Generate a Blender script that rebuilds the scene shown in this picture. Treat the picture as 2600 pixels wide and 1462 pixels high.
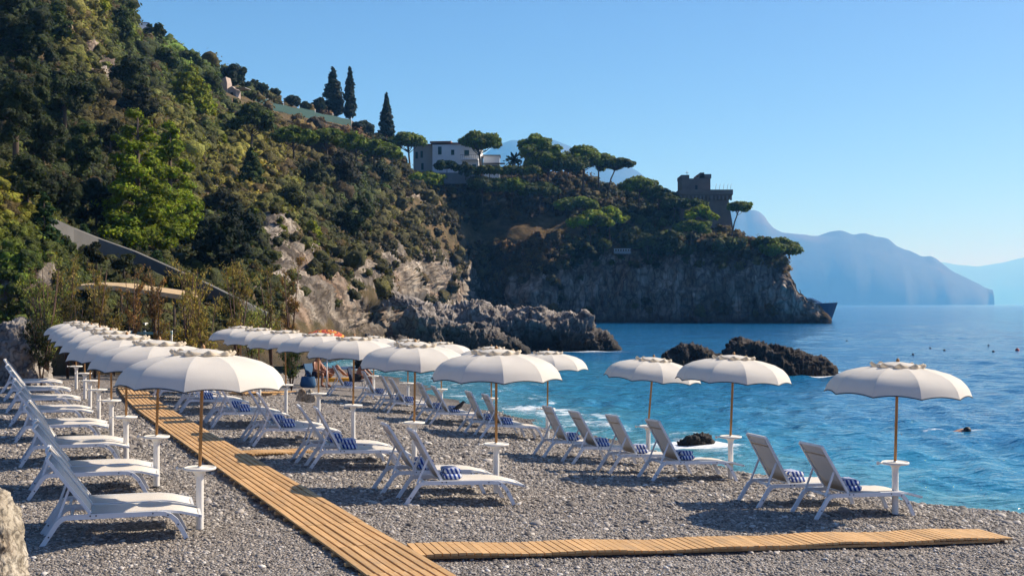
import bpy, bmesh, math, random
import numpy as np
from mathutils import Vector, Matrix, Quaternion

for _o in list(bpy.data.objects):
    bpy.data.objects.remove(_o, do_unlink=True)
sc = bpy.context.scene
COL = sc.collection
R = math.radians
random.seed(7)
rng = np.random.default_rng(11)

# ------------------------------------------------------------------ camera
F, CX, HY, CH = 3000.0, 1300.0, 772.0, 2.64      # photograph: focal length, centre column, horizon row (px), eye height (m)
cam = bpy.data.cameras.new("camera")
cam.lens = 36.0 * F / 2600.0
cam.sensor_width = 36.0
cam.shift_y = (HY - 731.0) / 2600.0
cam.clip_start = 0.1
cam.clip_end = 120000.0
camo = bpy.data.objects.new("camera", cam)
COL.objects.link(camo)
camo.location = (0, 0, CH)
camo.rotation_euler = (R(90), 0, 0)
sc.camera = camo

# ------------------------------------------------------------------ sky, sun, exposure
SUN_EL, SUN_AZ = R(37.5), R(69)                     # azimuth clockwise from +Y
w = bpy.data.worlds.new("World")
sc.world = w
w.use_nodes = True
wn = w.node_tree.nodes
wl = w.node_tree.links
sky = wn.new("ShaderNodeTexSky")
sky.sky_type = 'NISHITA'
sky.sun_disc = False
sky.sun_elevation = SUN_EL
sky.sun_rotation = SUN_AZ
sky.altitude = 0
sky.air_density = 0.35
sky.dust_density = 0.6
sky.ozone_density = 10.0
bg = wn["Background"]
wl.new(sky.outputs[0], bg.inputs[0])
bg.inputs[1].default_value = 0.15
sd = Vector((math.cos(SUN_EL) * math.sin(SUN_AZ), math.cos(SUN_EL) * math.cos(SUN_AZ), math.sin(SUN_EL)))
sun = bpy.data.lights.new("sun", 'SUN')
sun.energy = 5.0
sun.angle = R(0.53)
sun.color = (1.0, 0.985, 0.96)
suno = bpy.data.objects.new("sun", sun)
COL.objects.link(suno)
suno.rotation_euler = sd.to_track_quat('Z', 'Y').to_euler()
suno.location = sd * 200

sc.view_settings.view_transform = 'Standard'
sc.view_settings.look = 'None'
sc.view_settings.exposure = 0.5
sc.view_settings.gamma = 1.0
sc.view_settings.use_curve_mapping = False
sc.render.engine = 'CYCLES'
sc.cycles.max_bounces = 6
sc.cycles.diffuse_bounces = 3
sc.cycles.glossy_bounces = 3
sc.cycles.transmission_bounces = 4
sc.cycles.volume_bounces = 1
sc.cycles.transparent_max_bounces = 8
sc.cycles.caustics_reflective = False
sc.cycles.caustics_refractive = False
sc.cycles.use_denoising = True

# ------------------------------------------------------------------ helpers: space
SEA = -0.92
def P(x, y, Y):
    """Photograph pixel at distance Y metres -> world point."""
    return Vector(((x - CX) * Y / F, Y, CH + (HY - y) * Y / F))

WREF = np.array([-1.09, 11.48]); WD = np.array([-0.404, 0.915]); WN = np.array([0.915, 0.404])
def sst(a, b, x):
    t = np.clip((x - a) / (b - a), 0, 1)
    return t * t * (3 - 2 * t)

def st(X, Y):
    dx, dy = X - WREF[0], Y - WREF[1]
    return dx * WN[0] + dy * WN[1], dx * WD[0] + dy * WD[1]

def gz(X, Y):
    """Height of the pebble beach."""
    X = np.asarray(X, float); Y = np.asarray(Y, float)
    s, t = st(X, Y)
    k = sst(3, 12, t)
    h8 = -0.27 - 0.27 * k
    shore = 12.3 - 1.3 * sst(3, 8, t) + 1.0 * sst(16, 30, t) + 2.0 * sst(30, 42, t) + 0.25 * np.sin(t * 0.9) + 0.15 * np.sin(t * 2.3 + 1)
    a = np.interp(s, [-40, -12, -6, 0, 3.3], [1.2, 0.35, 0.06, 0, -0.13])
    b = -0.13 + (h8 + 0.13) * np.clip((s - 3.3) / 4.7, 0, 1)
    c = h8 + (SEA - h8) * np.clip((s - 8.0) / (shore - 8.0), 0, None) ** 1.25
    z = np.where(s < 3.3, a, np.where(s < 8.0, b, c))
    return np.maximum(z, -4.0)

def gnd(X, Y):
    return float(gz(X, Y))

# ------------------------------------------------------------------ helpers: noise
def _h(i, j, k):
    n = (i * 374761393 + j * 668265263 + k * 2147483647 + 1013904223).astype(np.int64) & 0xffffffff
    n = ((n ^ (n >> 13)) * 1274126177) & 0xffffffff
    n = (n ^ (n >> 16)) & 0xffffffff
    return n.astype(np.float64) / 4294967295.0

def vnoise(p):
    i = np.floor(p).astype(np.int64); f = p - i
    f = f * f * f * (f * (f * 6 - 15) + 10)
    x, y, z = i[..., 0], i[..., 1], i[..., 2]
    fx, fy, fz = f[..., 0], f[..., 1], f[..., 2]
    def L(a, b, t): return a + (b - a) * t
    c = L(L(L(_h(x, y, z), _h(x + 1, y, z), fx), L(_h(x, y + 1, z), _h(x + 1, y + 1, z), fx), fy),
          L(L(_h(x, y, z + 1), _h(x + 1, y, z + 1), fx), L(_h(x, y + 1, z + 1), _h(x + 1, y + 1, z + 1), fx), fy), fz)
    return c * 2 - 1

def fbm(p, octv=4, gain=0.5, ridged=False):
    p = np.asarray(p, float); a = 1.0; s = 0; t = 0
    q = p.copy()
    for o in range(octv):
        n = vnoise(q)
        if ridged: n = 1 - 2 * np.abs(n)
        s = s + a * n; t += a
        a *= gain
        q = np.stack([q[..., 0] * 1.6 - q[..., 1] * 1.2, q[..., 0] * 1.2 + q[..., 1] * 1.6, q[..., 2] * 2.03], -1) + 7.31
    return s / t

# ------------------------------------------------------------------ helpers: meshes and objects
def mesh_np(name, V, Q, smooth=True, mat=None, attrs=None, colors=None):
    """Mesh from arrays: V (n,3), Q (m,k) faces of equal size."""
    V = np.ascontiguousarray(V, np.float32); Q = np.ascontiguousarray(Q, np.int32)
    me = bpy.data.meshes.new(name)
    k = Q.shape[1]
    me.vertices.add(len(V)); me.vertices.foreach_set("co", V.ravel())
    me.loops.add(Q.size); me.loops.foreach_set("vertex_index", Q.ravel())
    me.polygons.add(len(Q)); me.polygons.foreach_set("loop_start", np.arange(0, Q.size, k, dtype=np.int32))
    if smooth: me.polygons.foreach_set("use_smooth", np.ones(len(Q), bool))
    for an, av in (attrs or {}).items():
        a = me.attributes.new(an, 'FLOAT', 'POINT'); a.data.foreach_set("value", np.ascontiguousarray(av, np.float32))
    for an, av in (colors or {}).items():
        a = me.attributes.new(an, 'FLOAT_COLOR', 'POINT'); a.data.foreach_set("color", np.ascontiguousarray(av, np.float32).ravel())
    me.update(calc_edges=True)
    if mat: me.materials.append(mat)
    return me

class MB:
    def __init__(self): self.v = []; self.f = []; self.sm = []
    def add(self, V, Fc, smooth=False):
        n = len(self.v)
        self.v += [tuple(p) for p in V]
        self.f += [tuple(i + n for i in q) for q in Fc]
        self.sm += [smooth] * len(Fc)
        return self
    def box(self, c, s, M=None):
        c = Vector(c); h = Vector(s) / 2
        V = [Vector((sx * h.x, sy * h.y, sz * h.z)) for sx in (-1, 1) for sy in (-1, 1) for sz in (-1, 1)]
        if M is not None: V = [M @ p for p in V]
        V = [p + c for p in V]
        return self.add(V, [(0, 1, 3, 2), (4, 6, 7, 5), (0, 4, 5, 1), (2, 3, 7, 6), (0, 2, 6, 4), (1, 5, 7, 3)])
    def tube(self, pts, r, n=8, cap=True, flat=1.0, smooth=True):
        pts = [Vector(p) for p in pts]
        rr = r if isinstance(r, (list, tuple)) else [r] * len(pts)
        V = []; Fc = []
        up = Vector((0, 0, 1)); pu = None
        for i, p in enumerate(pts):
            d = (pts[min(i + 1, len(pts) - 1)] - pts[max(i - 1, 0)]).normalized()
            if pu is None:
                u = d.cross(up)
                if u.length < 1e-3: u = d.cross(Vector((0, 1, 0)))
                u.normalize()
            else:
                u = (pu - d * pu.dot(d)).normalized()
            pu = u; v = d.cross(u)
            for k in range(n):
                a = 2 * math.pi * (k + .5) / n
                V.append(p + (u * math.cos(a) * flat + v * math.sin(a)) * rr[i])
        for i in range(len(pts) - 1):
            for k in range(n):
                a = i * n + k; b = i * n + (k + 1) % n
                Fc.append((a, b, b + n, a + n))
        self.add(V, Fc, smooth)
        if cap:
            m = len(self.v) - len(V)
            self.f.append(tuple(m + k for k in reversed(range(n)))); self.sm.append(False)
            e = m + (len(pts) - 1) * n
            self.f.append(tuple(e + k for k in range(n))); self.sm.append(False)
        return self
    def lathe(self, prof, n=24, c=(0, 0, 0), smooth=True, rmod=None):
        V = []; Fc = []
        for j, (r, z) in enumerate(prof):
            for k in range(n):
                a = 2 * math.pi * k / n
                q = r * (rmod(a, j) if rmod else 1)
                V.append((c[0] + q * math.cos(a), c[1] + q * math.sin(a), c[2] + z))
        for j in range(len(prof) - 1):
            for k in range(n):
                a = j * n + k; b = j * n + (k + 1) % n
                Fc.append((a, b, b + n, a + n))
        return self.add(V, Fc, smooth)
    def poly(self, pts): return self.add(pts, [tuple(range(len(pts)))])
    def prism(self, base, d):
        """Polygon extruded by vector d."""
        n = len(base); d = Vector(d); B = [Vector(p) for p in base]
        V = B + [p + d for p in B]
        return self.add(V, [tuple(reversed(range(n))), tuple(range(n, 2 * n))] + [(i, (i + 1) % n, (i + 1) % n + n, i + n) for i in range(n)])
    def mesh(self, name, mat=None):
        me = bpy.data.meshes.new(name)
        me.from_pydata(self.v, [], self.f)
        me.polygons.foreach_set("use_smooth", self.sm)
        if mat: me.materials.append(mat)
        bm = bmesh.new(); bm.from_mesh(me)
        bmesh.ops.recalc_face_normals(bm, faces=bm.faces)
        bm.to_mesh(me); bm.free()
        me.update()
        return me

def obj(name, me, parent=None, loc=(0, 0, 0), rot=(0, 0, 0), scale=(1, 1, 1)):
    o = bpy.data.objects.new(name, me)
    COL.objects.link(o)
    o.location = loc; o.rotation_euler = rot; o.scale = scale
    if parent is not None: o.parent = parent
    return o

def tag(o, label, cat, group=None, kind=None):
    if label: o["label"] = label
    if cat: o["category"] = cat
    if group: o["group"] = group
    if kind: o["kind"] = kind
    return o

def empty(name, loc=(0, 0, 0), rot=(0, 0, 0)):
    o = obj(name, None, None, loc, rot)
    o.empty_display_size = 0.1
    return o

# ------------------------------------------------------------------ helpers: materials
def new_mat(name):
    m = bpy.data.materials.new(name); m.use_nodes = True
    nt = m.node_tree
    return m, nt, nt.nodes["Principled BSDF"]

def N(nt, typ, **kw):
    n = nt.nodes.new(typ)
    for k, v in kw.items():
        if k in n.bl_rna.properties.keys(): setattr(n, k, v)
        else: n.inputs[k].default_value = v
    return n

def ramp(nt, fac, stops, interp='LINEAR'):
    n = nt.nodes.new("ShaderNodeValToRGB"); n.color_ramp.interpolation = interp
    e = n.color_ramp.elements
    while len(e) < len(stops): e.new(0.5)
    for el, (p, c) in zip(e, stops):
        el.position = p; el.color = (*c, 1) if len(c) == 3 else c
    nt.links.new(fac, n.inputs[0])
    return n.outputs[0]

def mixc(nt, fac, a, b, blend='MIX'):
    n = nt.nodes.new("ShaderNodeMix"); n.data_type = 'RGBA'; n.blend_type = blend
    for s, v in ((0, fac), (6, a), (7, b)):
        if isinstance(v, (int, float)): n.inputs[s].default_value = v
        elif isinstance(v, tuple): n.inputs[s].default_value = (*v, 1) if len(v) == 3 else v
        else: nt.links.new(v, n.inputs[s])
    return n.outputs[2]

def math_n(nt, op, a, b=None, clamp=False):
    n = nt.nodes.new("ShaderNodeMath"); n.operation = op; n.use_clamp = clamp
    for s, v in ((0, a), (1, b)):
        if v is None: continue
        if isinstance(v, (int, float)): n.inputs[s].default_value = v
        else: nt.links.new(v, n.inputs[s])
    return n.outputs[0]

def noise_n(nt, vec, scale, detail=4, rough=0.55, dist=0.0):
    n = nt.nodes.new("ShaderNodeTexNoise")
    n.inputs["Scale"].default_value = scale; n.inputs["Detail"].default_value = detail
    n.inputs["Roughness"].default_value = rough; n.inputs["Distortion"].default_value = dist
    if vec is not None: nt.links.new(vec, n.inputs["Vector"])
    return n.outputs["Fac"]

def bump_n(nt, h, strength, dist, prev=None):
    b = nt.nodes.new("ShaderNodeBump"); b.inputs["Strength"].default_value = strength; b.inputs["Distance"].default_value = dist
    nt.links.new(h, b.inputs["Height"])
    if prev is not None: nt.links.new(prev, b.inputs["Normal"])
    return b.outputs[0]

def geo_pos(nt): return nt.nodes.new("ShaderNodeNewGeometry").outputs["Position"]
def obj_co(nt): return nt.nodes.new("ShaderNodeTexCoord").outputs["Object"]
def attr_n(nt, name, typ='GEOMETRY'):
    a = nt.nodes.new("ShaderNodeAttribute"); a.attribute_name = name; a.attribute_type = typ
    return a
def mapv(nt, vec, scale=(1, 1, 1), rot=(0, 0, 0)):
    m = nt.nodes.new("ShaderNodeMapping"); m.inputs["Scale"].default_value = scale; m.inputs["Rotation"].default_value = rot
    nt.links.new(vec, m.inputs["Vector"]); return m.outputs[0]

def simple(name, col, rough=0.6, var=0.12, scale=6.0, bump=0.0, metal=0.0, trans=0.0):
    """Plain painted, plastic or fabric surface with a little uneven tone and grain."""
    m, nt, b = new_mat(name)
    oc = obj_co(nt)
    n = noise_n(nt, oc, scale, 5, 0.6)
    c = mixc(nt, n, tuple(x * (1 - var) for x in col), tuple(min(1, x * (1 + var)) for x in col))
    nt.links.new(c, b.inputs["Base Color"])
    b.inputs["Roughness"].default_value = rough; b.inputs["Metallic"].default_value = metal
    if bump > 0:
        nt.links.new(bump_n(nt, noise_n(nt, oc, scale * 12, 3), bump, 0.01), b.inputs["Normal"])
    if trans > 0:
        t = nt.nodes.new("ShaderNodeBsdfTranslucent"); nt.links.new(c, t.inputs[0])
        mx = nt.nodes.new("ShaderNodeMixShader"); mx.inputs[0].default_value = trans
        nt.links.new(b.outputs[0], mx.inputs[1]); nt.links.new(t.outputs[0], mx.inputs[2])
        nt.links.new(mx.outputs[0], nt.nodes["Material Output"].inputs[0])
    return m

M_WHITE = simple("white_paint", (0.78, 0.78, 0.77), 0.35, 0.05)
M_PLASTIC = simple("ivory_plastic", (0.80, 0.77, 0.70), 0.4, 0.05)
M_SLING = simple("taupe_sling_fabric", (0.64, 0.59, 0.52), 0.85, 0.06, 30, 0.3)
M_BAND = simple("pale_sling_band", (0.66, 0.61, 0.54), 0.85, 0.06, 30, 0.3)
M_CLOTH = simple("cream_canvas", (0.745, 0.695, 0.61), 0.9, 0.06, 5, 0.12, trans=0.2)
M_RUFFLE = simple("tan_canvas_trim", (0.62, 0.52, 0.38), 0.9, 0.3, 8, 0.2, trans=0.2)
M_PIPING = simple("charcoal_piping", (0.05, 0.05, 0.055), 0.8)
M_DARK = simple("dark_rubber", (0.03, 0.03, 0.03), 0.8)
M_POLE = simple("varnished_wood_pole", (0.36, 0.17, 0.045), 0.45, 0.3, 9)
M_STONE = simple("old_stone", (0.17, 0.125, 0.095), 0.95, 0.4, 0.6, 0.5)
M_WALLW = simple("white_render", (0.82, 0.82, 0.80), 0.9, 0.08, 0.5)
M_WALLG = simple("dimmed_white_render", (0.46, 0.43, 0.39), 0.9, 0.12, 0.5)  # white render toned down: villa's shaded left face, and the balustrade
M_ROOF = simple("terracotta", (0.35, 0.17, 0.10), 0.9, 0.2, 2)
M_SHUT = simple("green_shutter", (0.02, 0.08, 0.08), 0.6)
M_GLASS = simple("window_glass", (0.02, 0.03, 0.04), 0.08)
M_CONC = simple("grey_concrete", (0.24, 0.23, 0.22), 0.95, 0.25, 0.8, 0.4)
M_BARK = simple("bark", (0.11, 0.075, 0.05), 0.95, 0.35, 4, 0.5)
M_BARKR = simple("reddish_twig_bark", (0.10, 0.055, 0.035), 0.95, 0.3, 4, 0.4)
M_STRAW = simple("straw_thatch", (0.52, 0.37, 0.20), 0.95, 0.3, 6, 0.6)
M_SKIN = simple("tanned_skin", (0.30, 0.13, 0.07), 0.5, 0.06)
M_HAIR = simple("dark_hair", (0.02, 0.013, 0.01), 0.6)
M_NAVY = simple("navy_swimwear", (0.015, 0.02, 0.05), 0.8)
M_YEL = simple("yellow_plastic", (0.75, 0.36, 0.01), 0.4)
M_BLUEP = simple("blue_fabric", (0.02, 0.09, 0.20), 0.8)
M_RED = simple("red_plastic", (0.45, 0.04, 0.03), 0.4)
M_NETG = simple("green_mesh_net", (0.010, 0.06, 0.05), 0.8, 0.25, 1.0)
M_METAL = simple("weathered_metal", (0.25, 0.25, 0.26), 0.5, 0.1, 4, 0, 0.6)
M_BIRD = simple("dark_plumage", (0.03, 0.027, 0.025), 0.7)

def wood_mat():
    m, nt, b = new_mat("treated_pine_boards")
    oc = obj_co(nt)
    rnd = nt.nodes.new("ShaderNodeObjectInfo").outputs["Random"]
    cm = nt.nodes.new("ShaderNodeCombineXYZ"); nt.links.new(math_n(nt, 'MULTIPLY', rnd, 50.0), cm.inputs[2])
    va = nt.nodes.new("ShaderNodeVectorMath"); va.operation = 'ADD'
    nt.links.new(oc, va.inputs[0]); nt.links.new(cm.outputs[0], va.inputs[1])
    g = noise_n(nt, mapv(nt, va.outputs[0], (2.0, 40, 40)), 1.0, 5, 0.6, 0.6)
    c = ramp(nt, g, [(0.25, (0.43, 0.235, 0.085)), (0.55, (0.61, 0.375, 0.165)), (0.8, (0.70, 0.47, 0.24))])
    t = ramp(nt, rnd, [(0, (0.84, 0.82, 0.78)), (1, (1.1, 1.08, 1.05))])
    c = mixc(nt, 1.0, c, t, 'MULTIPLY')
    d = noise_n(nt, va.outputs[0], 3.0, 4)
    c = mixc(nt, math_n(nt, 'MULTIPLY', math_n(nt, 'SUBTRACT', d, 0.52, True), 2.2, True), c, (0.30, 0.22, 0.14))
    nt.links.new(c, b.inputs["Base Color"]); b.inputs["Roughness"].default_value = 0.75
    nt.links.new(bump_n(nt, g, 0.25, 0.004), b.inputs["Normal"])
    return m
M_WOOD = wood_mat()

def towel_mat():
    m, nt, b = new_mat("blue_white_striped_terry")
    oc = obj_co(nt)
    sep = nt.nodes.new("ShaderNodeSeparateXYZ"); nt.links.new(oc, sep.inputs[0])
    s = math_n(nt, 'ADD', sep.outputs[0], math_n(nt, 'ADD', math_n(nt, 'MULTIPLY', sep.outputs[1], 0.55), math_n(nt, 'MULTIPLY', sep.outputs[2], 0.4)))
    s = math_n(nt, 'FRACT', math_n(nt, 'MULTIPLY', s, 14.0))
    c = ramp(nt, s, [(0, (0.012, 0.055, 0.30)), (0.52, (0.70, 0.74, 0.80))], 'CONSTANT')
    nt.links.new(c, b.inputs["Base Color"]); b.inputs["Roughness"].default_value = 0.95
    nt.links.new(bump_n(nt, noise_n(nt, oc, 140, 2), 0.5, 0.004), b.inputs["Normal"])
    return m
M_TOWEL = towel_mat()

def leaf_mat():
    m, nt, b = new_mat("foliage")
    a = attr_n(nt, "leafcol")
    p = geo_pos(nt)
    nz = noise_n(nt, p, 3.2, 5, 0.7, 0.3)
    lc = mixc(nt, 1.0, a.outputs["Color"], ramp(nt, nz, [(0.3, (0.45, 0.45, 0.5)), (0.5, (1, 1, 1)), (0.68, (1.6, 1.55, 1.3))]), 'MULTIPLY')
    nt.links.new(lc, b.inputs["Base Color"]); b.inputs["Roughness"].default_value = 0.65
    nt.links.new(bump_n(nt, nz, 1.0, 0.5), b.inputs["Normal"])
    b.inputs["Specular IOR Level"].default_value = 0.25
    t = nt.nodes.new("ShaderNodeBsdfTranslucent")
    c = mixc(nt, 1.0, lc, (1.5, 1.5, 0.6), 'MULTIPLY')
    nt.links.new(c, t.inputs[0])
    mx = nt.nodes.new("ShaderNodeMixShader"); mx.inputs[0].default_value = 0.22
    nt.links.new(b.outputs[0], mx.inputs[1]); nt.links.new(t.outputs[0], mx.inputs[2])
    nt.links.new(mx.outputs[0], nt.nodes["Material Output"].inputs[0])
    return m
M_LEAF = leaf_mat()

def rock_mat(name, stops, scale, wet=None, bump=0.6, bdist=0.3):
    m, nt, b = new_mat(name)
    p = geo_pos(nt)
    n1 = noise_n(nt, p, scale, 6, 0.65, 0.4)
    c = ramp(nt, n1, stops)
    v = nt.nodes.new("ShaderNodeTexVoronoi"); v.feature = 'DISTANCE_TO_EDGE'; v.inputs["Scale"].default_value = scale * 2.4
    wv = nt.nodes.new("ShaderNodeVectorMath"); wv.operation = 'ADD'
    nz = nt.nodes.new("ShaderNodeTexNoise"); nz.inputs["Scale"].default_value = scale * 2; nt.links.new(p, nz.inputs["Vector"])
    nt.links.new(p, wv.inputs[0])
    sc_ = nt.nodes.new("ShaderNodeVectorMath"); sc_.operation = 'SCALE'; sc_.inputs["Scale"].default_value = 0.9 / scale
    nt.links.new(nz.outputs["Color"], sc_.inputs[0]); nt.links.new(sc_.outputs[0], wv.inputs[1]); nt.links.new(wv.outputs[0], v.inputs["Vector"])
    crack = ramp(nt, v.outputs["Distance"], [(0.0, (0.22, 0.2, 0.19)), (0.12, (1, 1, 1))])
    c = mixc(nt, 0.8, c, crack, 'MULTIPLY')
    st_ = noise_n(nt, p, scale * 0.33, 3)
    c = mixc(nt, math_n(nt, 'MULTIPLY', math_n(nt, 'SUBTRACT', st_, 0.55, True), 3.0, True), c, (0.30, 0.18, 0.10))
    if wet is not None:                                  # dark algae belt above the water line
        sep = nt.nodes.new("ShaderNodeSeparateXYZ"); nt.links.new(p, sep.inputs[0])
        zz = math_n(nt, 'ADD', sep.outputs[2], math_n(nt, 'MULTIPLY', n1, -wet))
        mr = nt.nodes.new("ShaderNodeMapRange"); mr.inputs[1].default_value = SEA - wet * 0.3; mr.inputs[2].default_value = SEA + wet * 0.35
        mr.inputs[3].default_value = 1; mr.inputs[4].default_value = 0
        nt.links.new(zz, mr.inputs[0])
        c = mixc(nt, mr.outputs[0], c, (0.022, 0.018, 0.014))
    nt.links.new(c, b.inputs["Base Color"]); b.inputs["Roughness"].default_value = 0.9
    n2 = noise_n(nt, p, scale * 5, 6, 0.7)
    nt.links.new(bump_n(nt, n2, bump, bdist), b.inputs["Normal"])
    return m
LIME = [(0.30, (0.10, 0.085, 0.07)), (0.48, (0.25, 0.22, 0.19)), (0.66, (0.40, 0.36, 0.31)), (0.8, (0.52, 0.48, 0.42))]
GREYR = [(0.3, (0.09, 0.076, 0.065)), (0.5, (0.26, 0.225, 0.195)), (0.72, (0.46, 0.41, 0.36))]
M_ROCK = rock_mat("limestone_boulder", LIME, 0.9, None, 0.7, 0.1)
M_ROCKN = rock_mat("ochre_limestone_near", [(0.3, (0.16, 0.125, 0.08)), (0.5, (0.42, 0.36, 0.27)), (0.75, (0.62, 0.56, 0.46))], 3.0, None, 0.8, 0.04)
M_ROCKSEA = rock_mat("weathered_shore_rock", GREYR, 0.5, 3.2, 0.8, 0.25)
M_ROCKDARK = rock_mat("wet_dark_rock", [(0.3, (0.012, 0.010, 0.009)), (0.55, (0.04, 0.03, 0.025)), (0.78, (0.11, 0.095, 0.085))], 1.1, 0.8, 0.8, 0.12)
# ================================================================== LARGE STRUCTURE
# ------------------------------------------------------------------ beach
def gravel_mat():
    m, nt, b = new_mat("grey_beach_pebbles")
    p = geo_pos(nt)
    cols = []
    def vor(scale):
        v = nt.nodes.new("ShaderNodeTexVoronoi"); v.inputs["Scale"].default_value = scale
        nt.links.new(p, v.inputs["Vector"]); return v
    v1 = vor(34.0)
    sep = nt.nodes.new("ShaderNodeSeparateColor"); nt.links.new(v1.outputs["Color"], sep.inputs[0])
    c = ramp(nt, sep.outputs[0], PEB)
    warm = ramp(nt, sep.outputs[1], [(0, (1.08, 0.99, 0.90)), (0.5, (1.0, 0.97, 0.94)), (1, (0.93, 0.97, 1.02))])
    c = mixc(nt, 1.0, c, warm, 'MULTIPLY')
    big = noise_n(nt, p, 0.45, 4, 0.6)
    c = mixc(nt, 1.0, c, ramp(nt, big, [(0.3, (0.80, 0.79, 0.78)), (0.7, (1.16, 1.13, 1.10))]), 'MULTIPLY')
    # wet pebbles next to the water
    sp = nt.nodes.new("ShaderNodeSeparateXYZ"); nt.links.new(p, sp.inputs[0])
    mr = nt.nodes.new("ShaderNodeMapRange"); mr.inputs[1].default_value = SEA + 0.08; mr.inputs[2].default_value = SEA + 0.26
    mr.inputs[3].default_value = 1; mr.inputs[4].default_value = 0
    nt.links.new(math_n(nt, 'ADD', sp.outputs[2], math_n(nt, 'MULTIPLY', noise_n(nt, p, 1.5, 3), 0.1)), mr.inputs[0])
    c = mixc(nt, mr.outputs[0], c, mixc(nt, 1.0, c, (0.42, 0.40, 0.38), 'MULTIPLY'))
    nt.links.new(c, b.inputs["Base Color"])
    b.inputs["Roughness"].default_value = 0.8
    h = ramp(nt, v1.outputs["Distance"], [(0, (1, 1, 1)), (0.75, (0, 0, 0))])
    nt.links.new(bump_n(nt, h, 1.0, 0.03), b.inputs["Normal"])
    return m
PEB = [(0.0, (0.11, 0.097, 0.087)), (0.25, (0.18, 0.161, 0.144)), (0.55, (0.255, 0.231, 0.208)), (0.82, (0.37, 0.338, 0.308)), (0.93, (0.50, 0.46, 0.42)), (1.0, (0.66, 0.63, 0.59))]
M_GRAVEL = gravel_mat()

def build_beach():
    ts = np.concatenate([np.arange(-12, 30, 0.19), np.arange(30, 70, .5)]); ss = np.concatenate([np.arange(-45, -9, 0.8), np.arange(-9, 15, 0.19), np.arange(15, 40, 1.5)])
    T, S = np.meshgrid(ts, ss, indexing='ij')
    X = WREF[0] + S * WN[0] + T * WD[0]; Y = WREF[1] + S * WN[1] + T * WD[1]
    Z = gz(X, Y)
    p = np.stack([X, Y, X * 0], -1)
    Z = Z + 0.045 * fbm(p * 0.6, 3) + 0.022 * fbm(p * 2.4 + 9, 3)
    n, m = T.shape
    idx = np.arange(n * m).reshape(n, m)
    Q = np.stack([idx[:-1, :-1], idx[1:, :-1], idx[1:, 1:], idx[:-1, 1:]], -1).reshape(-1, 4)[:, ::-1]
    me = mesh_np("beach", np.stack([X, Y, Z], -1).reshape(-1, 3), Q, True, M_GRAVEL)
    o = obj("beach", me); tag(o, "grey pebble beach sloping down to the sea", "beach", None, "structure")
build_beach()
def gzn(X, Y):
    p = np.stack([np.asarray(X, float), np.asarray(Y, float), np.zeros_like(np.asarray(X, float))], -1)
    return gz(X, Y) + 0.045 * fbm(p * 0.6, 3) + 0.022 * fbm(p * 2.4 + 9, 3)

# ------------------------------------------------------------------ sea
ROCK_FOOT = []       # (X, Y, radius) of rocks standing in the water, for the foam at their feet
def sea_mat():
    m, nt, b = new_mat("sea_water")
    p = geo_pos(nt)
    dep = attr_n(nt, "depth").outputs["Fac"]
    foam = attr_n(nt, "foam").outputs["Fac"]
    c = ramp(nt, dep, [(0.0, (0.09, 0.28, 0.33)), (0.12, (0.024, 0.215, 0.36)), (0.4, (0.010, 0.152, 0.325)), (1.0, (0.007, 0.118, 0.285))])
    big = noise_n(nt, mapv(nt, p, (0.03, 0.05, 0.05)), 1.0, 3)
    c = mixc(nt, 1.0, c, ramp(nt, big, [(0.35, (0.75, 0.82, 0.88)), (0.65, (1.15, 1.12, 1.08))]), 'MULTIPLY')
    fn = noise_n(nt, p, 2.2, 6, 0.7, 0.8)
    fm = math_n(nt, 'MULTIPLY', math_n(nt, 'SUBTRACT', math_n(nt, 'ADD', foam, math_n(nt, 'MULTIPLY', fn, 0.9)), 0.86, True), 5.0, True)
    c = mixc(nt, fm, c, (0.80, 0.83, 0.84))
    nt.links.new(c, b.inputs["Base Color"])
    b.inputs["IOR"].default_value = 1.33
    b.inputs["Specular IOR Level"].default_value = 0.5
    nt.links.new(ramp(nt, fm, [(0, (0.09,) * 3), (1, (0.8,) * 3)]), b.inputs["Roughness"])
    w1 = noise_n(nt, mapv(nt, p, (0.75, 1.3, 1)), 1.1, 3, 0.6, 0.2)
    w2 = noise_n(nt, mapv(nt, p, (1.0, 1.9, 1)), 4.5, 3, 0.6, 0.2)
    nb = bump_n(nt, w1, 1.0, 0.32)
    nb = bump_n(nt, w2, 1.0, 0.055, nb)
    nt.links.new(nb, b.inputs["Normal"])
    return m
M_SEA = sea_mat()

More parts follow.
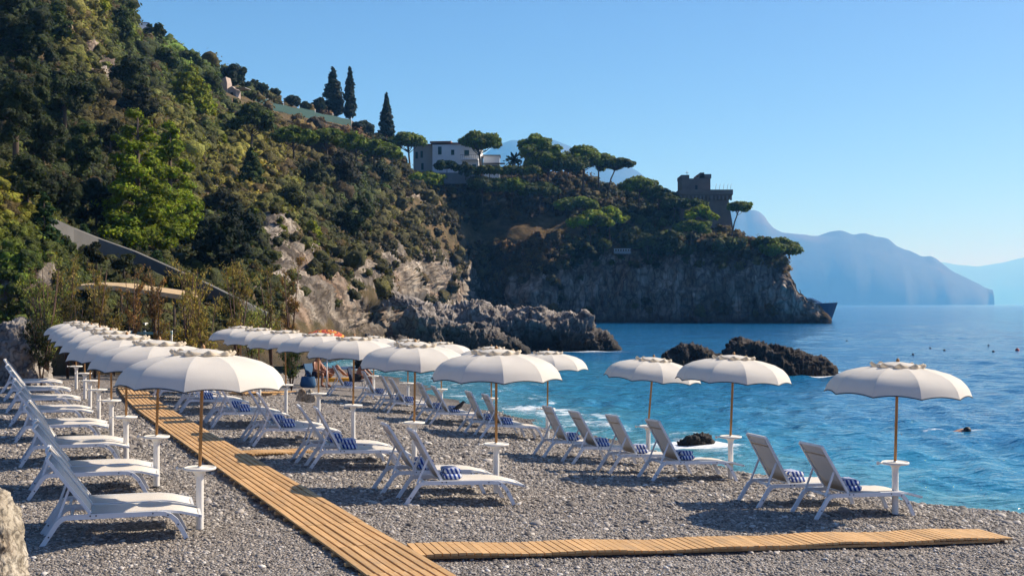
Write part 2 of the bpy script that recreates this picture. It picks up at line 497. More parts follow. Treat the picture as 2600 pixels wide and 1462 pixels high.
def build_sea():
    Ys = [13.0]
    while Ys[-1] < 420: Ys.append(Ys[-1] * 1.0062)
    while Ys[-1] < 38000: Ys.append(Ys[-1] * 1.09)
    Ys = np.array(Ys); U = np.linspace(-0.36, 0.78, 310)
    YY, UU = np.meshgrid(Ys, U, indexing='ij')
    X = YY * UU; Z = np.zeros_like(X)
    rg = np.random.default_rng(5)
    for i in range(34):
        lam = 0.42 * (5.5 / 0.42) ** (i / 33.0)
        th = math.atan2(-0.404, -0.915) + rg.normal(0, 0.55)
        kx, ky = math.cos(th) * 2 * math.pi / lam, math.sin(th) * 2 * math.pi / lam
        amp = 0.0128 * lam * (1.0 if lam < 1.3 else (1.3 / lam) ** 1.1)
        ph = (X * kx + YY * ky) + rg.uniform(0, 6.28)
        fade = np.clip((lam / (YY * 0.0062) - 2.0) / 3.0, 0, 1)
        s = np.sin(ph)
        Z += amp * fade * (s + 0.35 * (s * s - 0.5))
    env = 0.75 + 0.5 * fbm(np.stack([X * 0.05, YY * 0.05, X * 0], -1), 2)
    Z *= env
    dep = np.clip(SEA - gz(X, YY), 0, 6)
    far = (YY > 75)
    dep = np.where(far, 6, dep)
    s, t = st(X, YY)
    dep = np.where(dep > 2.5, 2.5 + np.clip((s - 16) * 0.06, 0, 4), dep)
    nz = fbm(np.stack([X * 0.35, YY * 0.35, X * 0], -1), 3)
    lip = np.exp(-((dep - 0.33 - 0.10 * nz) / 0.10) ** 2) * (dep < 1.2) * (0.5 + 0.5 * nz)
    Z = Z * np.clip(dep / 0.5, 0.25, 1) + 0.14 * np.clip(lip, 0, 1)
    foam = np.exp(-((dep - 0.12) / 0.16) ** 2) * 0.55 + np.clip(lip, 0, 1) * 0.5
    foam = np.where(dep <= 0.0, 0.55, foam)
    foam += 0.45 * np.exp(-((dep - 0.45 - 0.25 * nz) / 0.16) ** 2) * (dep < 1.5)
    foam *= 0.40 + 0.30 * sst(6, 16, t)
    sw = (2448 - CX) * 33.2 / F
    foam += 0.55 * np.exp(-((YY - 33.3) / 0.28) ** 2) * sst(sw - 2.6, sw - 0.6, X) * (X < sw + 0.5)
    for (rx, ry, rr, fs) in ROCK_FOOT:
        d = np.hypot(X - rx, YY - ry) - rr
        foam += fs * np.exp(-(d / 0.45) ** 2)
    n, m = X.shape
    idx = np.arange(n * m).reshape(n, m)
    Q = np.stack([idx[:-1, :-1], idx[:-1, 1:], idx[1:, 1:], idx[1:, :-1]], -1).reshape(-1, 4)
    V = np.stack([X, YY, SEA + Z], -1).reshape(-1, 3)
    me = mesh_np("sea", V, Q, True, M_SEA, {"depth": np.clip(dep / 6.0, 0, 1).ravel(), "foam": foam.ravel()})
    o = obj("sea", me); tag(o, "rippled blue sea with surf along the beach", "sea", None, "structure")

# ------------------------------------------------------------------ hillside and headland
CTRL = np.array([
 (-520,962,41),(-200,958,42),(0,955,43),(150,950,44),(300,945,45),(450,938,47),(600,930,50),(750,915,56),(870,900,76),(960,885,92),
 (1060,850,135),(1150,820,222),(1300,819,229),(1500,819,228),(1700,820,225),(1900,821,221),(2112,822,216),
 (-520,700,47),(-300,500,55),(-520,200,75),(-300,0,95),(-520,-400,120),
 (0,760,45),(0,600,46.5),(60,640,46.5),(120,700,47),(0,480,50),(60,480,54),(150,560,60),(0,300,84),(0,0,112),(0,-300,150),(150,0,130),(300,0,172),(200,-200,170),(330,30,186),
 (200,200,112),(220,400,86),(400,400,98),(300,560,72),(450,600,78),(600,600,90),(350,700,56),(500,750,56),(620,780,56),(700,750,66),(250,780,48),(400,820,49),(560,850,53),
 (400,200,150),(385,95,215),(560,195,212),(620,300,165),(550,450,118),(650,500,108),(680,560,97),(720,620,88),(750,680,82),(800,720,80),(820,790,77),(950,760,96),(980,820,96),
 (700,262,232),(800,285,248),(890,305,262),(900,400,212),(750,400,158),(800,550,124),(880,620,120),(930,680,108),(1000,700,128),(1040,600,168),(1000,500,205),(1060,450,240),(1000,350,268),(940,330,268),
 (1150,446,254),(1300,440,260),(1450,447,260),(1560,482,257),(1700,512,248),(1760,532,243),(1850,592,234),(1950,640,226),(2005,690,222),(2060,780,218),
 (1200,530,241),(1400,545,243),(1150,620,222),(1300,620,234),(1500,610,234),(1700,610,231),
 (1130,720,205),(1300,720,231),(1500,690,230),(1700,690,227),(1900,680,223),(1080,780,160),
], float)
def _tps(r2): return np.where(r2 > 0, 0.5 * r2 * np.log(np.maximum(r2, 1e-12)), 0)
_cx = CTRL[:, :2] / 500.0; _cl = np.log(CTRL[:, 2])
_n = len(CTRL)
_K = _tps(((_cx[:, None] - _cx[None]) ** 2).sum(-1)) + 0.002 * np.eye(_n)
_Pm = np.concatenate([np.ones((_n, 1)), _cx], 1)
_A = np.block([[_K, _Pm], [_Pm.T, np.zeros((3, 3))]])
_sol = np.linalg.solve(_A, np.concatenate([_cl, np.zeros(3)]))
def DEP(x, y):
    """Distance of the hillside seen at a photograph pixel."""
    q = np.stack([np.asarray(x, float), np.asarray(y, float)], -1) / 500.0
    sh = q.shape[:-1]; q = q.reshape(-1, 2)
    out = np.empty(len(q))
    for i in range(0, len(q), 20000):
        k = _tps(((q[i:i + 20000, None] - _cx[None]) ** 2).sum(-1))
        out[i:i + 20000] = k @ _sol[:_n] + _sol[_n] + q[i:i + 20000] @ _sol[_n + 1:]
    return np.clip(np.exp(out), 40, 285).reshape(sh)

SKYL = np.array([(-520,-560),(100,-220),(250,-90),(310,-20),(335,20),(345,78),(385,96),(430,106),(480,136),(560,190),(620,218),(700,258),(800,283),(890,305),(930,335),(970,352),(1010,380),(1045,442),(1100,446),(1250,441),(1330,434),(1450,446),(1560,482),(1650,500),(1700,512),(1760,532),(1850,592),(1900,612),(1960,640),(2000,676),(2012,712),(2022,744),(2050,768),(2085,786),(2114,812)], float)
BASE = np.array([(-520,985),(0,975),(300,962),(600,945),(750,928),(870,912),(960,900),(1060,868),(1150,832),(1300,829),(2114,832)], float)
# bare rock on the hillside: (x, y, rx, ry, strength)
ROCKS = [(700,600,50,60,.85),(690,560,34,34,.6),(740,680,70,60,1.0),(800,760,75,65,1.1),(850,690,50,34,.45),(920,710,65,44,.75),(990,660,44,60,.62),(1010,720,60,60,1),(880,800,60,60,1),(640,740,50,30,.6),
 (1080,700,60,80,1),(1180,760,120,70,1.1),(1350,760,140,60,1.1),(1550,740,160,80,1.3),(1750,745,150,80,1.4),(1900,745,120,75,1.4),(2010,760,70,70,1.4),(1200,680,80,50,.5),
 (160,70,26,34,.6),(215,130,26,40,.7),(255,190,28,44,.85),(285,225,20,40,.75),(250,290,22,24,.5),(540,480,50,40,.5),(100,720,40,60,.7),(30,760,60,60,.7),(90,800,60,50,.8),(360,690,60,30,.4),(965,812,95,55,1.2),(1060,520,60,14,.5),(1280,528,90,10,.5)]
def rockmask(x, y):
    m = np.zeros_like(x, float)
    for (a, b, c, d, k) in ROCKS:
        m = np.maximum(m, k * np.exp(-(((x - a) / c) ** 2 + ((y - b) / d) ** 2)))
    return np.clip(m, 0, 1.2)

def hill_mat():
    m, nt, b = new_mat("limestone_hillside")
    p = geo_pos(nt)
    rk = attr_n(nt, "rock").outputs["Fac"]
    ps = mapv(nt, p, (1, 1, 0.45))
    n1 = noise_n(nt, ps, 0.35, 8, 0.68, 0.5)
    rc = ramp(nt, n1, [(0.32, (0.075, 0.062, 0.05)), (0.46, (0.20, 0.168, 0.135)), (0.58, (0.335, 0.292, 0.24)), (0.74, (0.48, 0.43, 0.365))])
    n3 = noise_n(nt, ps, 0.12, 4, 0.6)
    rc = mixc(nt, math_n(nt, 'MULTIPLY', math_n(nt, 'SUBTRACT', n3, 0.54, True), 4.0, True), rc, (0.27, 0.155, 0.085))
    v = nt.nodes.new("ShaderNodeTexVoronoi"); v.feature = 'DISTANCE_TO_EDGE'; v.inputs["Scale"].default_value = 0.7
    nt.links.new(ps, v.inputs["Vector"])
    n2 = noise_n(nt, p, 0.5, 6, 0.65)
    crk = ramp(nt, v.outputs["Distance"], [(0.0, (0.3, 0.27, 0.26)), (0.16, (1, 1, 1))])
    rc = mixc(nt, 0.8, rc, crk, 'MULTIPLY')
    strk = noise_n(nt, mapv(nt, p, (1, 1, 0.16)), 0.55, 5, 0.7, 0.6)
    rc = mixc(nt, 1.0, rc, ramp(nt, strk, [(0.32, (0.42, 0.40, 0.38)), (0.5, (1.0, 0.99, 0.97)), (0.66, (1.55, 1.5, 1.45))]), 'MULTIPLY')
    soil = ramp(nt, n2, [(0.3, (0.045, 0.04, 0.018)), (0.48, (0.095, 0.07, 0.032)), (0.62, (0.16, 0.105, 0.05)), (0.8, (0.22, 0.16, 0.085))])
    fac = math_n(nt, 'ADD', rk, math_n(nt, 'MULTIPLY', math_n(nt, 'SUBTRACT', n2, 0.5), 0.9))
    mr = nt.nodes.new("ShaderNodeMapRange"); mr.inputs[1].default_value = 0.36; mr.inputs[2].default_value = 0.5
    nt.links.new(fac, mr.inputs[0])
    c = mixc(nt, mr.outputs[0], soil, rc)
    sep = nt.nodes.new("ShaderNodeSeparateXYZ"); nt.links.new(p, sep.inputs[0])
    wz = math_n(nt, 'ADD', sep.outputs[2], math_n(nt, 'MULTIPLY', n1, -2.5))
    mw = nt.nodes.new("ShaderNodeMapRange"); mw.inputs[1].default_value = SEA - 1.2; mw.inputs[2].default_value = SEA + 1.0; mw.inputs[3].default_value = 1; mw.inputs[4].default_value = 0
    nt.links.new(wz, mw.inputs[0])
    c = mixc(nt, mw.outputs[0], c, (0.03, 0.026, 0.022))
    nt.links.new(c, b.inputs["Base Color"]); b.inputs["Roughness"].default_value = 0.95
    b.inputs["Specular IOR Level"].default_value = 0.2
    nt.links.new(bump_n(nt, noise_n(nt, ps, 1.8, 8, 0.7), 0.8, 0.35), b.inputs["Normal"])
    return m
M_HILL = hill_mat()

HILL = {}
def build_hill():
    xs = np.concatenate([np.arange(-520, -60, 14.0), np.arange(-60, 2115, 4.6)]); nr = 170
    sky_y = np.interp(xs, SKYL[:, 0], SKYL[:, 1]) + 4 * fbm(np.stack([xs * 0.03, xs * 0, xs * 0], -1), 3)
    base_y = np.maximum(np.interp(xs, BASE[:, 0], BASE[:, 1]), sky_y + 6)
    v = np.linspace(0, 1, nr)
    XI = np.repeat(xs[:, None], nr, 1); YI = base_y[:, None] + (sky_y - base_y)[:, None] * v[None]
    D = DEP(XI, YI)
    D = D * (1 + 0.20 * np.exp(-(((XI - 965) / 85) ** 4 + ((YI - 812) / 44) ** 4)))      # the cave under the overhang
    p = np.stack([(XI - CX) * D / F, D, CH + (HY - YI) * D / F], -1)
    def normals(p):
        a = np.gradient(p, axis=0); b = np.gradient(p, axis=1)
        n = np.cross(a, b); n /= np.linalg.norm(n, axis=-1, keepdims=True) + 1e-9
        return n
    n = normals(p)
    s = np.sign((n * -p).sum(-1, keepdims=True)); n = n * np.where(s == 0, 1, s)
    rk = rockmask(XI, YI)
    amp_far = np.clip(D / 150.0, 0.35, 1.3)
    q = p.copy(); q[..., 2] *= 0.38
    edge = np.clip((1 - v) * 12, 0.12, 1)[None] * np.ones_like(D)
    d = rk * amp_far * (2.3 * fbm(q * 0.09, 3, 0.5, True) + 1.9 * fbm(q * 0.30 + 3, 4, 0.62, True)) + rk * (0.55 * fbm(q * 1.1 + 5, 3, 0.6, True) + 0.25 * fbm(p * 2.6 + 8, 3, 0.6))
    d += (1 - np.clip(rk, 0, 1)) * amp_far * 0.9 * fbm(p * 0.16, 4)
    d += 0.9 * amp_far * fbm(p * 0.06 + 11, 3)
    p2 = p + n * (d * edge)[..., None]
    n2 = normals(p2)
    s = np.sign((n2 * -p2).sum(-1, keepdims=True)); n2 = n2 * np.where(s == 0, 1, s)
    # the land goes on behind the skyline
    top = p2[:, -1]
    rows = [p2]
    for j in range(1, 9):
        t = top.copy(); sc_ = top[:, 1:2] * 0.02 * j ** 1.35
        dirv = top / np.linalg.norm(top[:, :2], axis=1, keepdims=True); dirv[:, 2] = 0
        t = t + dirv * sc_
        t[:, 2] = top[:, 2] - 0.010 * top[:, 1] * (j ** 1.6) * np.clip((top[:, 0] + 60) / 60, 0.25, 1)
        rows.append(t[:, None])
    pa = np.concatenate(rows, 1)
    rka = np.concatenate([rk] + [rk[:, -1:]] * 8, 1)
    a, b = pa.shape[:2]
    idx = np.arange(a * b).reshape(a, b)
    Q = np.stack([idx[:-1, :-1], idx[1:, :-1], idx[1:, 1:], idx[:-1, 1:]], -1).reshape(-1, 4)
    me = mesh_np("hillside", pa.reshape(-1, 3), Q, True, M_HILL, {"rock": rka.ravel()})
    o = obj("hillside", me); tag(o, "steep rocky scrub hillside running out to a headland", "hillside", None, "structure")
    HILL.update(xs=xs, XI=XI, YI=YI, p=p2, n=n2, rk=rk, D=D, sky=sky_y, base=base_y)
build_hill()

# ------------------------------------------------------------------ rocks and mountains
def loft(name, prof, Y, zbase, thick, mat, seed=0, amp=0.5, wl=3.0, nx=110, nv=46, front=0.55, ridged=True, cliff=0.6, parent=None, octv=5, smooth=0):
    """Rock or mountain whose crest follows photograph points (x, y) at distance Y, with a rounded cross-section of depth `thick`."""
    pr = np.array(prof, float)
    x = np.linspace(pr[0, 0], pr[-1, 0], nx)
    yt = np.interp(x, pr[:, 0], pr[:, 1])
    Yc = np.interp(x, pr[:, 0], pr[:, 2]) if pr.shape[1] > 2 else np.full_like(x, Y)
    X = (x - CX) * Yc / F; ZT = np.maximum(CH + (HY - yt) * Yc / F, zbase + 0.02)
    th = np.linspace(-0.08, math.pi + 0.08, nv)
    c = np.cos(th); sn = np.sin(th)
    c = np.sign(c) * np.abs(c) ** cliff; sn = np.sign(sn) * np.abs(sn) ** 0.85
    if smooth: ZT = np.convolve(np.pad(ZT, 9, 'edge'), np.hanning(11)[1:-1] / np.hanning(11).sum(), 'same')[9:-9]
    hgt = (ZT - zbase)
    wid = thick * np.clip(hgt / max(hgt.max(), 1e-6), 0.05, 1) ** 0.6
    PX = np.repeat(X[:, None], nv, 1)
    PY = Yc[:, None] - wid[:, None] * c[None] * np.where(c > 0, front, 1.0)[None]
    if smooth:                                           # small notches of the crest do not run down the flanks
        kk = np.ones(smooth) / smooth
        hs = np.convolve(np.pad(hgt, smooth, 'edge'), kk, 'same')[smooth:-smooth]
        PZ = zbase + (hs[:, None] + (hgt - hs)[:, None] * np.clip(sn, 0, 1)[None] ** 10) * sn[None]
    else:
        PZ = zbase + hgt[:, None] * sn[None]
    PX = PX * (1 + (PY - Yc[:, None]) / Yc[:, None] * 0.5)
    p = np.stack([PX, PY, PZ], -1)
    a = np.gradient(p, axis=0); b = np.gradient(p, axis=1)
    n = np.cross(a, b); n /= np.linalg.norm(n, axis=-1, keepdims=True) + 1e-9
    n *= np.where(((p - np.stack([X, Yc, 0 * X + zbase], -1)[:, None]) * n).sum(-1, keepdims=True) < 0, -1, 1)
    q = p / wl + seed * 13.7
    d = fbm(q, octv, 0.68, ridged) * 1.05 + 0.5 * fbm(q * 0.45 + 4, 2)
    d = d - d.mean() - 0.08 * (amp > 0.6)
    fade = np.clip(hgt / (amp * 2 + 1e-6), 0.1, 1)[:, None]
    p = p + n * (d * amp * fade)[..., None]
    p = np.concatenate([p, p[:, :1]], 1)
    # close the two ends
    e0 = p[:1].mean(1, keepdims=True).repeat(p.shape[1], 1); e1 = p[-1:].mean(1, keepdims=True).repeat(p.shape[1], 1)
    p = np.concatenate([e0, p, e1], 0)
    na, nb = p.shape[:2]
    idx = np.arange(na * nb).reshape(na, nb)
    Q = np.stack([idx[:-1, :-1], idx[1:, :-1], idx[1:, 1:], idx[:-1, 1:]], -1).reshape(-1, 4)
    me = mesh_np(name, p.reshape(-1, 3), Q, True, mat)
    return obj(name, me, parent)

M_MOUNT = rock_mat("distant_mountain", [(0.3, (0.008, 0.013, 0.010)), (0.5, (0.016, 0.022, 0.015)), (0.75, (0.03, 0.032, 0.026))], 0.003, None, 0.3, 20)
for nm, prof, Y, th, amp, wl, lab in (
    ("mountain", [(300,770),(700,690),(1000,560),(1120,470),(1200,412),(1258,366),(1300,353),(1340,356),(1390,351),(1430,362),(1470,382),(1540,398),(1590,418),(1630,446),(1700,500),(1800,590),(1900,690)], 7000, 1500, 12, 500, "blue hazy summit rising behind the pines right of the villa"),
    ("mountain", [(1350,770),(1560,720),(1700,650),(1790,560),(1850,525),(1872,530),(1886,540),(1905,531),(1928,533),(1945,550),(1958,575),(1985,592),(2030,596),(2070,602),(2105,588),(2135,583),(2168,596),(2185,592),(2262,605),(2268,619),(2292,632),(2310,637),(2340,653),(2365,648),(2385,660),(2420,688),(2455,706),(2468,718),(2482,738),(2494,756),(2504,767),(2514,772.3)], 7000, 1400, 8, 320, "long hazy blue promontory sloping down to the sea at right"),
    ("mountain", [(2260,700),(2380,664),(2430,672),(2480,678),(2540,668),(2600,655),(2700,640),(2900,600),(3100,620)], 19000, 3600, 20, 1200, "palest farthest ridge at the right edge of the horizon"),
):
    o = loft(nm, prof, Y, SEA - 2, th, M_MOUNT, seed=Y % 7, amp=amp, wl=wl, nx=320, nv=40, cliff=1.5, octv=5, smooth=150)
    tag(o, lab, "mountain", None, "structure")

def rock(prof, Y, zb, th, mat, lab, seed, amp, wl, name="rock", cat="rock", foot=True, **kw):
    o = loft(name, prof, Y, zb, th, mat, seed, amp, wl, **kw)
    tag(o, lab, cat)
    if foot:
        pr = np.array(prof, float); Yc = pr[:, 2] if pr.shape[1] > 2 else np.full(len(pr), Y)
        X = (pr[:, 0] - CX) * Yc / F
        for a in np.linspace(0, 1, 9):
            xx = np.interp(a, np.linspace(0, 1, len(X)), X); yy = np.interp(a, np.linspace(0, 1, len(X)), Yc)
            ROCK_FOOT.append((xx, yy, th * 0.6, 0.24 if th > 0.6 else 0.10))
    return o
ZS = SEA - 0.6
rock([(1072,790),(1110,775),(1160,782),(1200,765),(1225,772),(1245,790),(1300,792),(1345,778),(1375,768),(1395,790),(1430,797),(1455,803),(1485,795),(1505,812),(1512,835),(1545,845),(1570,870),(1585,893)], 92, ZS, 6.5, M_ROCKSEA, "long craggy grey rock ridge ending in a dark tip in the water", 3, 1.2, 2.6, name="rock_outcrop", cat="rock outcrop", nx=300, nv=96, octv=7)
rock([(962,868),(985,840),(1010,812),(1045,778),(1075,768),(1100,785),(1130,812),(1180,822),(1220,838),(1262,842),(1285,862),(1330,880),(1348,898)], 78, ZS, 4.2, M_ROCKSEA, "pale grey boulder ridge in front of the dark rock cave", 5, 1.05, 2.2, name="rock_outcrop", cat="rock outcrop", nx=260, nv=84, octv=7)
rock([(905,880),(930,855),(955,862),(985,868),(1010,850),(1040,872),(1075,885)], 66, ZS, 2.0, M_ROCKSEA, "tumbled low rocks at the foot of the cave", 9, 0.7, 1.2, nx=220, nv=70, octv=6)
rock([(812,740),(830,700),(860,672),(890,655),(915,690),(960,720),(1000,740),(1040,752),(1090,772),(1110,800)], 100, 2.6, 6.0, M_ROCKSEA, "jutting brown rock overhang above the cave", 12, 0.9, 2.5, name="rock_overhang", nx=220, nv=90, octv=7, foot=False)
rock([(1685,905),(1705,885),(1735,872),(1765,873),(1800,885),(1830,905),(1850,935)], 60, ZS, 1.8, M_ROCKDARK, "low rounded dark rock in the sea behind the second umbrella", 14, 0.32, 0.9, nx=180, nv=70, octv=6)
rock([(1818,935),(1850,880),(1872,862),(1910,865),(1945,878),(1985,876),(2020,890),(2060,905),(2095,918),(2118,935),(2124,955)], 60, ZS, 2.6, M_ROCKDARK, "larger dark rock in the sea, sloping down to its right", 17, 0.42, 1.0, nx=220, nv=80, octv=6)
rock([(1722,1125),(1742,1112),(1760,1105),(1785,1101),(1806,1108),(1818,1130)], 29.8, SEA - 0.2, 0.42, M_ROCKDARK, "small jagged wet rock breaking the surface near the beach", 21, 0.13, 0.3, nx=70, nv=34)
rock([(-110,1190),(-60,1205),(-25,1232),(5,1262),(28,1310),(40,1390),(52,1460),(62,1520)], 9.6, -0.15, 0.62, M_ROCKN, "ochre limestone rock cut off by the lower left corner", 23, 0.10, 0.5, octv=7, nx=200, nv=120, foot=False)
rock([(-160,800),(-60,815),(0,828),(45,814),(70,820),(88,850),(96,900),(108,940),(125,965)], 38.5, -0.2, 1.6, M_ROCK, "grey fissured boulder behind the far left loungers", 25, 0.42, 1.0, octv=6, nx=180, nv=90, foot=False)
rock([(752,1008),(760,990),(768,986),(776,994),(782,1010)], 34, -0.12, 0.12, M_ROCKN, "left one of two pale stones on the pebbles", 27, 0.03, 0.2, name="stone", cat="stone", nx=30, nv=20, foot=False)
rock([(771,1012),(778,992),(788,988),(798,998),(803,1014)], 33.6, -0.12, 0.13, M_ROCKN, "right one of two pale stones on the pebbles", 29, 0.03, 0.2, name="stone", cat="stone", nx=30, nv=20, foot=False)
build_sea()
# ================================================================== VEGETATION
def leaf_quads(C, size, col, colvar=0.25, elong=1.7, up=0.35, axis=None, axisw=0.0, rg=None, out=None):
    """Leaf-sized diamond faces at points C. col (n,3) or (3,)."""
    rg = rg or rng
    n = len(C)
    nn = rg.normal(size=(n, 3))
    if out is not None: nn = nn * 0.5 + out * 1.15
    nn[:, 2] += up * (2 if out is None else 0.9)
    nn /= np.linalg.norm(nn, axis=1, keepdims=True)
    t = rg.normal(size=(n, 3))
    if axis is not None: t = t * (1 - axisw) + axis * axisw * 2
    t -= nn * (t * nn).sum(1, keepdims=True); t /= np.linalg.norm(t, axis=1, keepdims=True) + 1e-9
    b = np.cross(nn, t)
    s = (size * rg.uniform(0.6, 1.35, n))[:, None] if np.isscalar(size) else (size * rg.uniform(0.6, 1.35, n))[:, None]
    V = np.stack([C + t * s * elong * .5, C + b * s * .5, C - t * s * elong * .5, C - b * s * .5], 1).reshape(-1, 3)
    Q = np.arange(n * 4).reshape(n, 4)
    c = np.broadcast_to(np.asarray(col, float), (n, 3)) * (1 + colvar * rg.normal(size=(n, 1)).clip(-1.6, 1.6))
    c = c * (1 + 0.10 * rg.normal(size=(n, 3)).clip(-1.5, 1.5))
    c = np.clip(c, 0.004, 0.8)
    c4 = np.concatenate([np.repeat(c, 4, 0), np.ones((n * 4, 1))], 1)
    return V, Q, c4

def in_ellipsoid(n, c, r, rg, shell=0.55):
    d = rg.normal(size=(n, 3)); d /= np.linalg.norm(d, axis=1, keepdims=True)
    k = shell + (1 - shell) * rg.random(n) ** 0.6
    return np.asarray(c) + d * k[:, None] * np.asarray(r)

def crown_mesh(name, clumps, size, col, per, rg, up=0.35, elong=1.7, colvar=0.2, shell=0.55):
    """clumps: list of (centre, radii[, colour])."""
    Vs = []; Cs = []; CC = []
    area = np.array([max(r[0] * r[1], r[0] * r[2]) for _, r in clumps]); area = area / area.mean()
    for (c, r), a in zip(clumps, area):
        n = max(6, int(per * a))
        C = in_ellipsoid(n, c, r, rg, shell)
        cc = np.asarray(col) * (1 + 0.18 * rg.normal())
        ov = (C - np.asarray(c)) / np.asarray(r); ov /= np.linalg.norm(ov, axis=1, keepdims=True) + 1e-9
        V, Q, c4 = leaf_quads(C, size, cc, colvar, elong, up, rg=rg, out=ov)
        Vs.append(V); Cs.append(c4); CC.append(cc)
    V = np.concatenate(Vs); c4 = np.concatenate(Cs)
    VT, T, ct = cores([tuple(c) for c, _ in clumps], np.array([r for _, r in clumps]) * .62, CC, rg)
    return leafy_mesh(name, V, c4, VT, T, ct)

def _ico():
    bm = bmesh.new(); bmesh.ops.create_icosphere(bm, subdivisions=2, radius=1.0)
    V = np.array([v.co for v in bm.verts]); T = np.array([[v.index for v in f.verts] for f in bm.faces]); bm.free()
    return V, T
ICO_V, ICO_T = _ico()
def cores(C, Rd, cols, rg):
    """Dense inner twig-and-leaf mass of each clump: a lumpy closed shell. Returns degenerate quads to join with the leaves."""
    n = len(C); m = len(ICO_V)
    k = (1 + 0.30 * rg.normal(size=(n, m, 1)).clip(-1.6, 1.6))
    V = np.asarray(C)[:, None] + ICO_V[None] * np.asarray(Rd)[:, None] * k
    T = (np.arange(n)[:, None, None] * m + ICO_T[None]).reshape(-1, 3)
    c = np.repeat(np.asarray(cols), m, 0) * (1 + .15 * rg.normal(size=(n * m, 1)).clip(-1.5, 1.5))
    return V.reshape(-1, 3), T, np.concatenate([np.clip(c, .004, .8), np.ones((n * m, 1))], 1)

def leafy_mesh(name, VQ, c4, VT, T, ct):
    """Leaves (quads) and clump cores (triangles) in one mesh."""
    nq = len(VQ); V = np.concatenate([VQ, VT]).astype(np.float32); col = np.concatenate([c4, ct]).astype(np.float32)
    me = bpy.data.meshes.new(name)
    Q = np.arange(nq).reshape(-1, 4)
    loops = np.concatenate([Q.ravel(), (T + nq).ravel()]).astype(np.int32)
    starts = np.concatenate([np.arange(0, nq, 4), nq + np.arange(0, len(T) * 3, 3)]).astype(np.int32)
    me.vertices.add(len(V)); me.vertices.foreach_set("co", V.ravel())
    me.loops.add(len(loops)); me.loops.foreach_set("vertex_index", loops)
    me.polygons.add(len(starts)); me.polygons.foreach_set("loop_start", starts)
    me.polygons.foreach_set("use_smooth", np.concatenate([np.zeros(nq // 4, bool), np.ones(len(T), bool)]))
    a = me.attributes.new("leafcol", 'FLOAT_COLOR', 'POINT'); a.data.foreach_set("color", col.ravel())
    me.update(calc_edges=True); me.materials.append(M_LEAF)
    return me
TREE_N = [0]
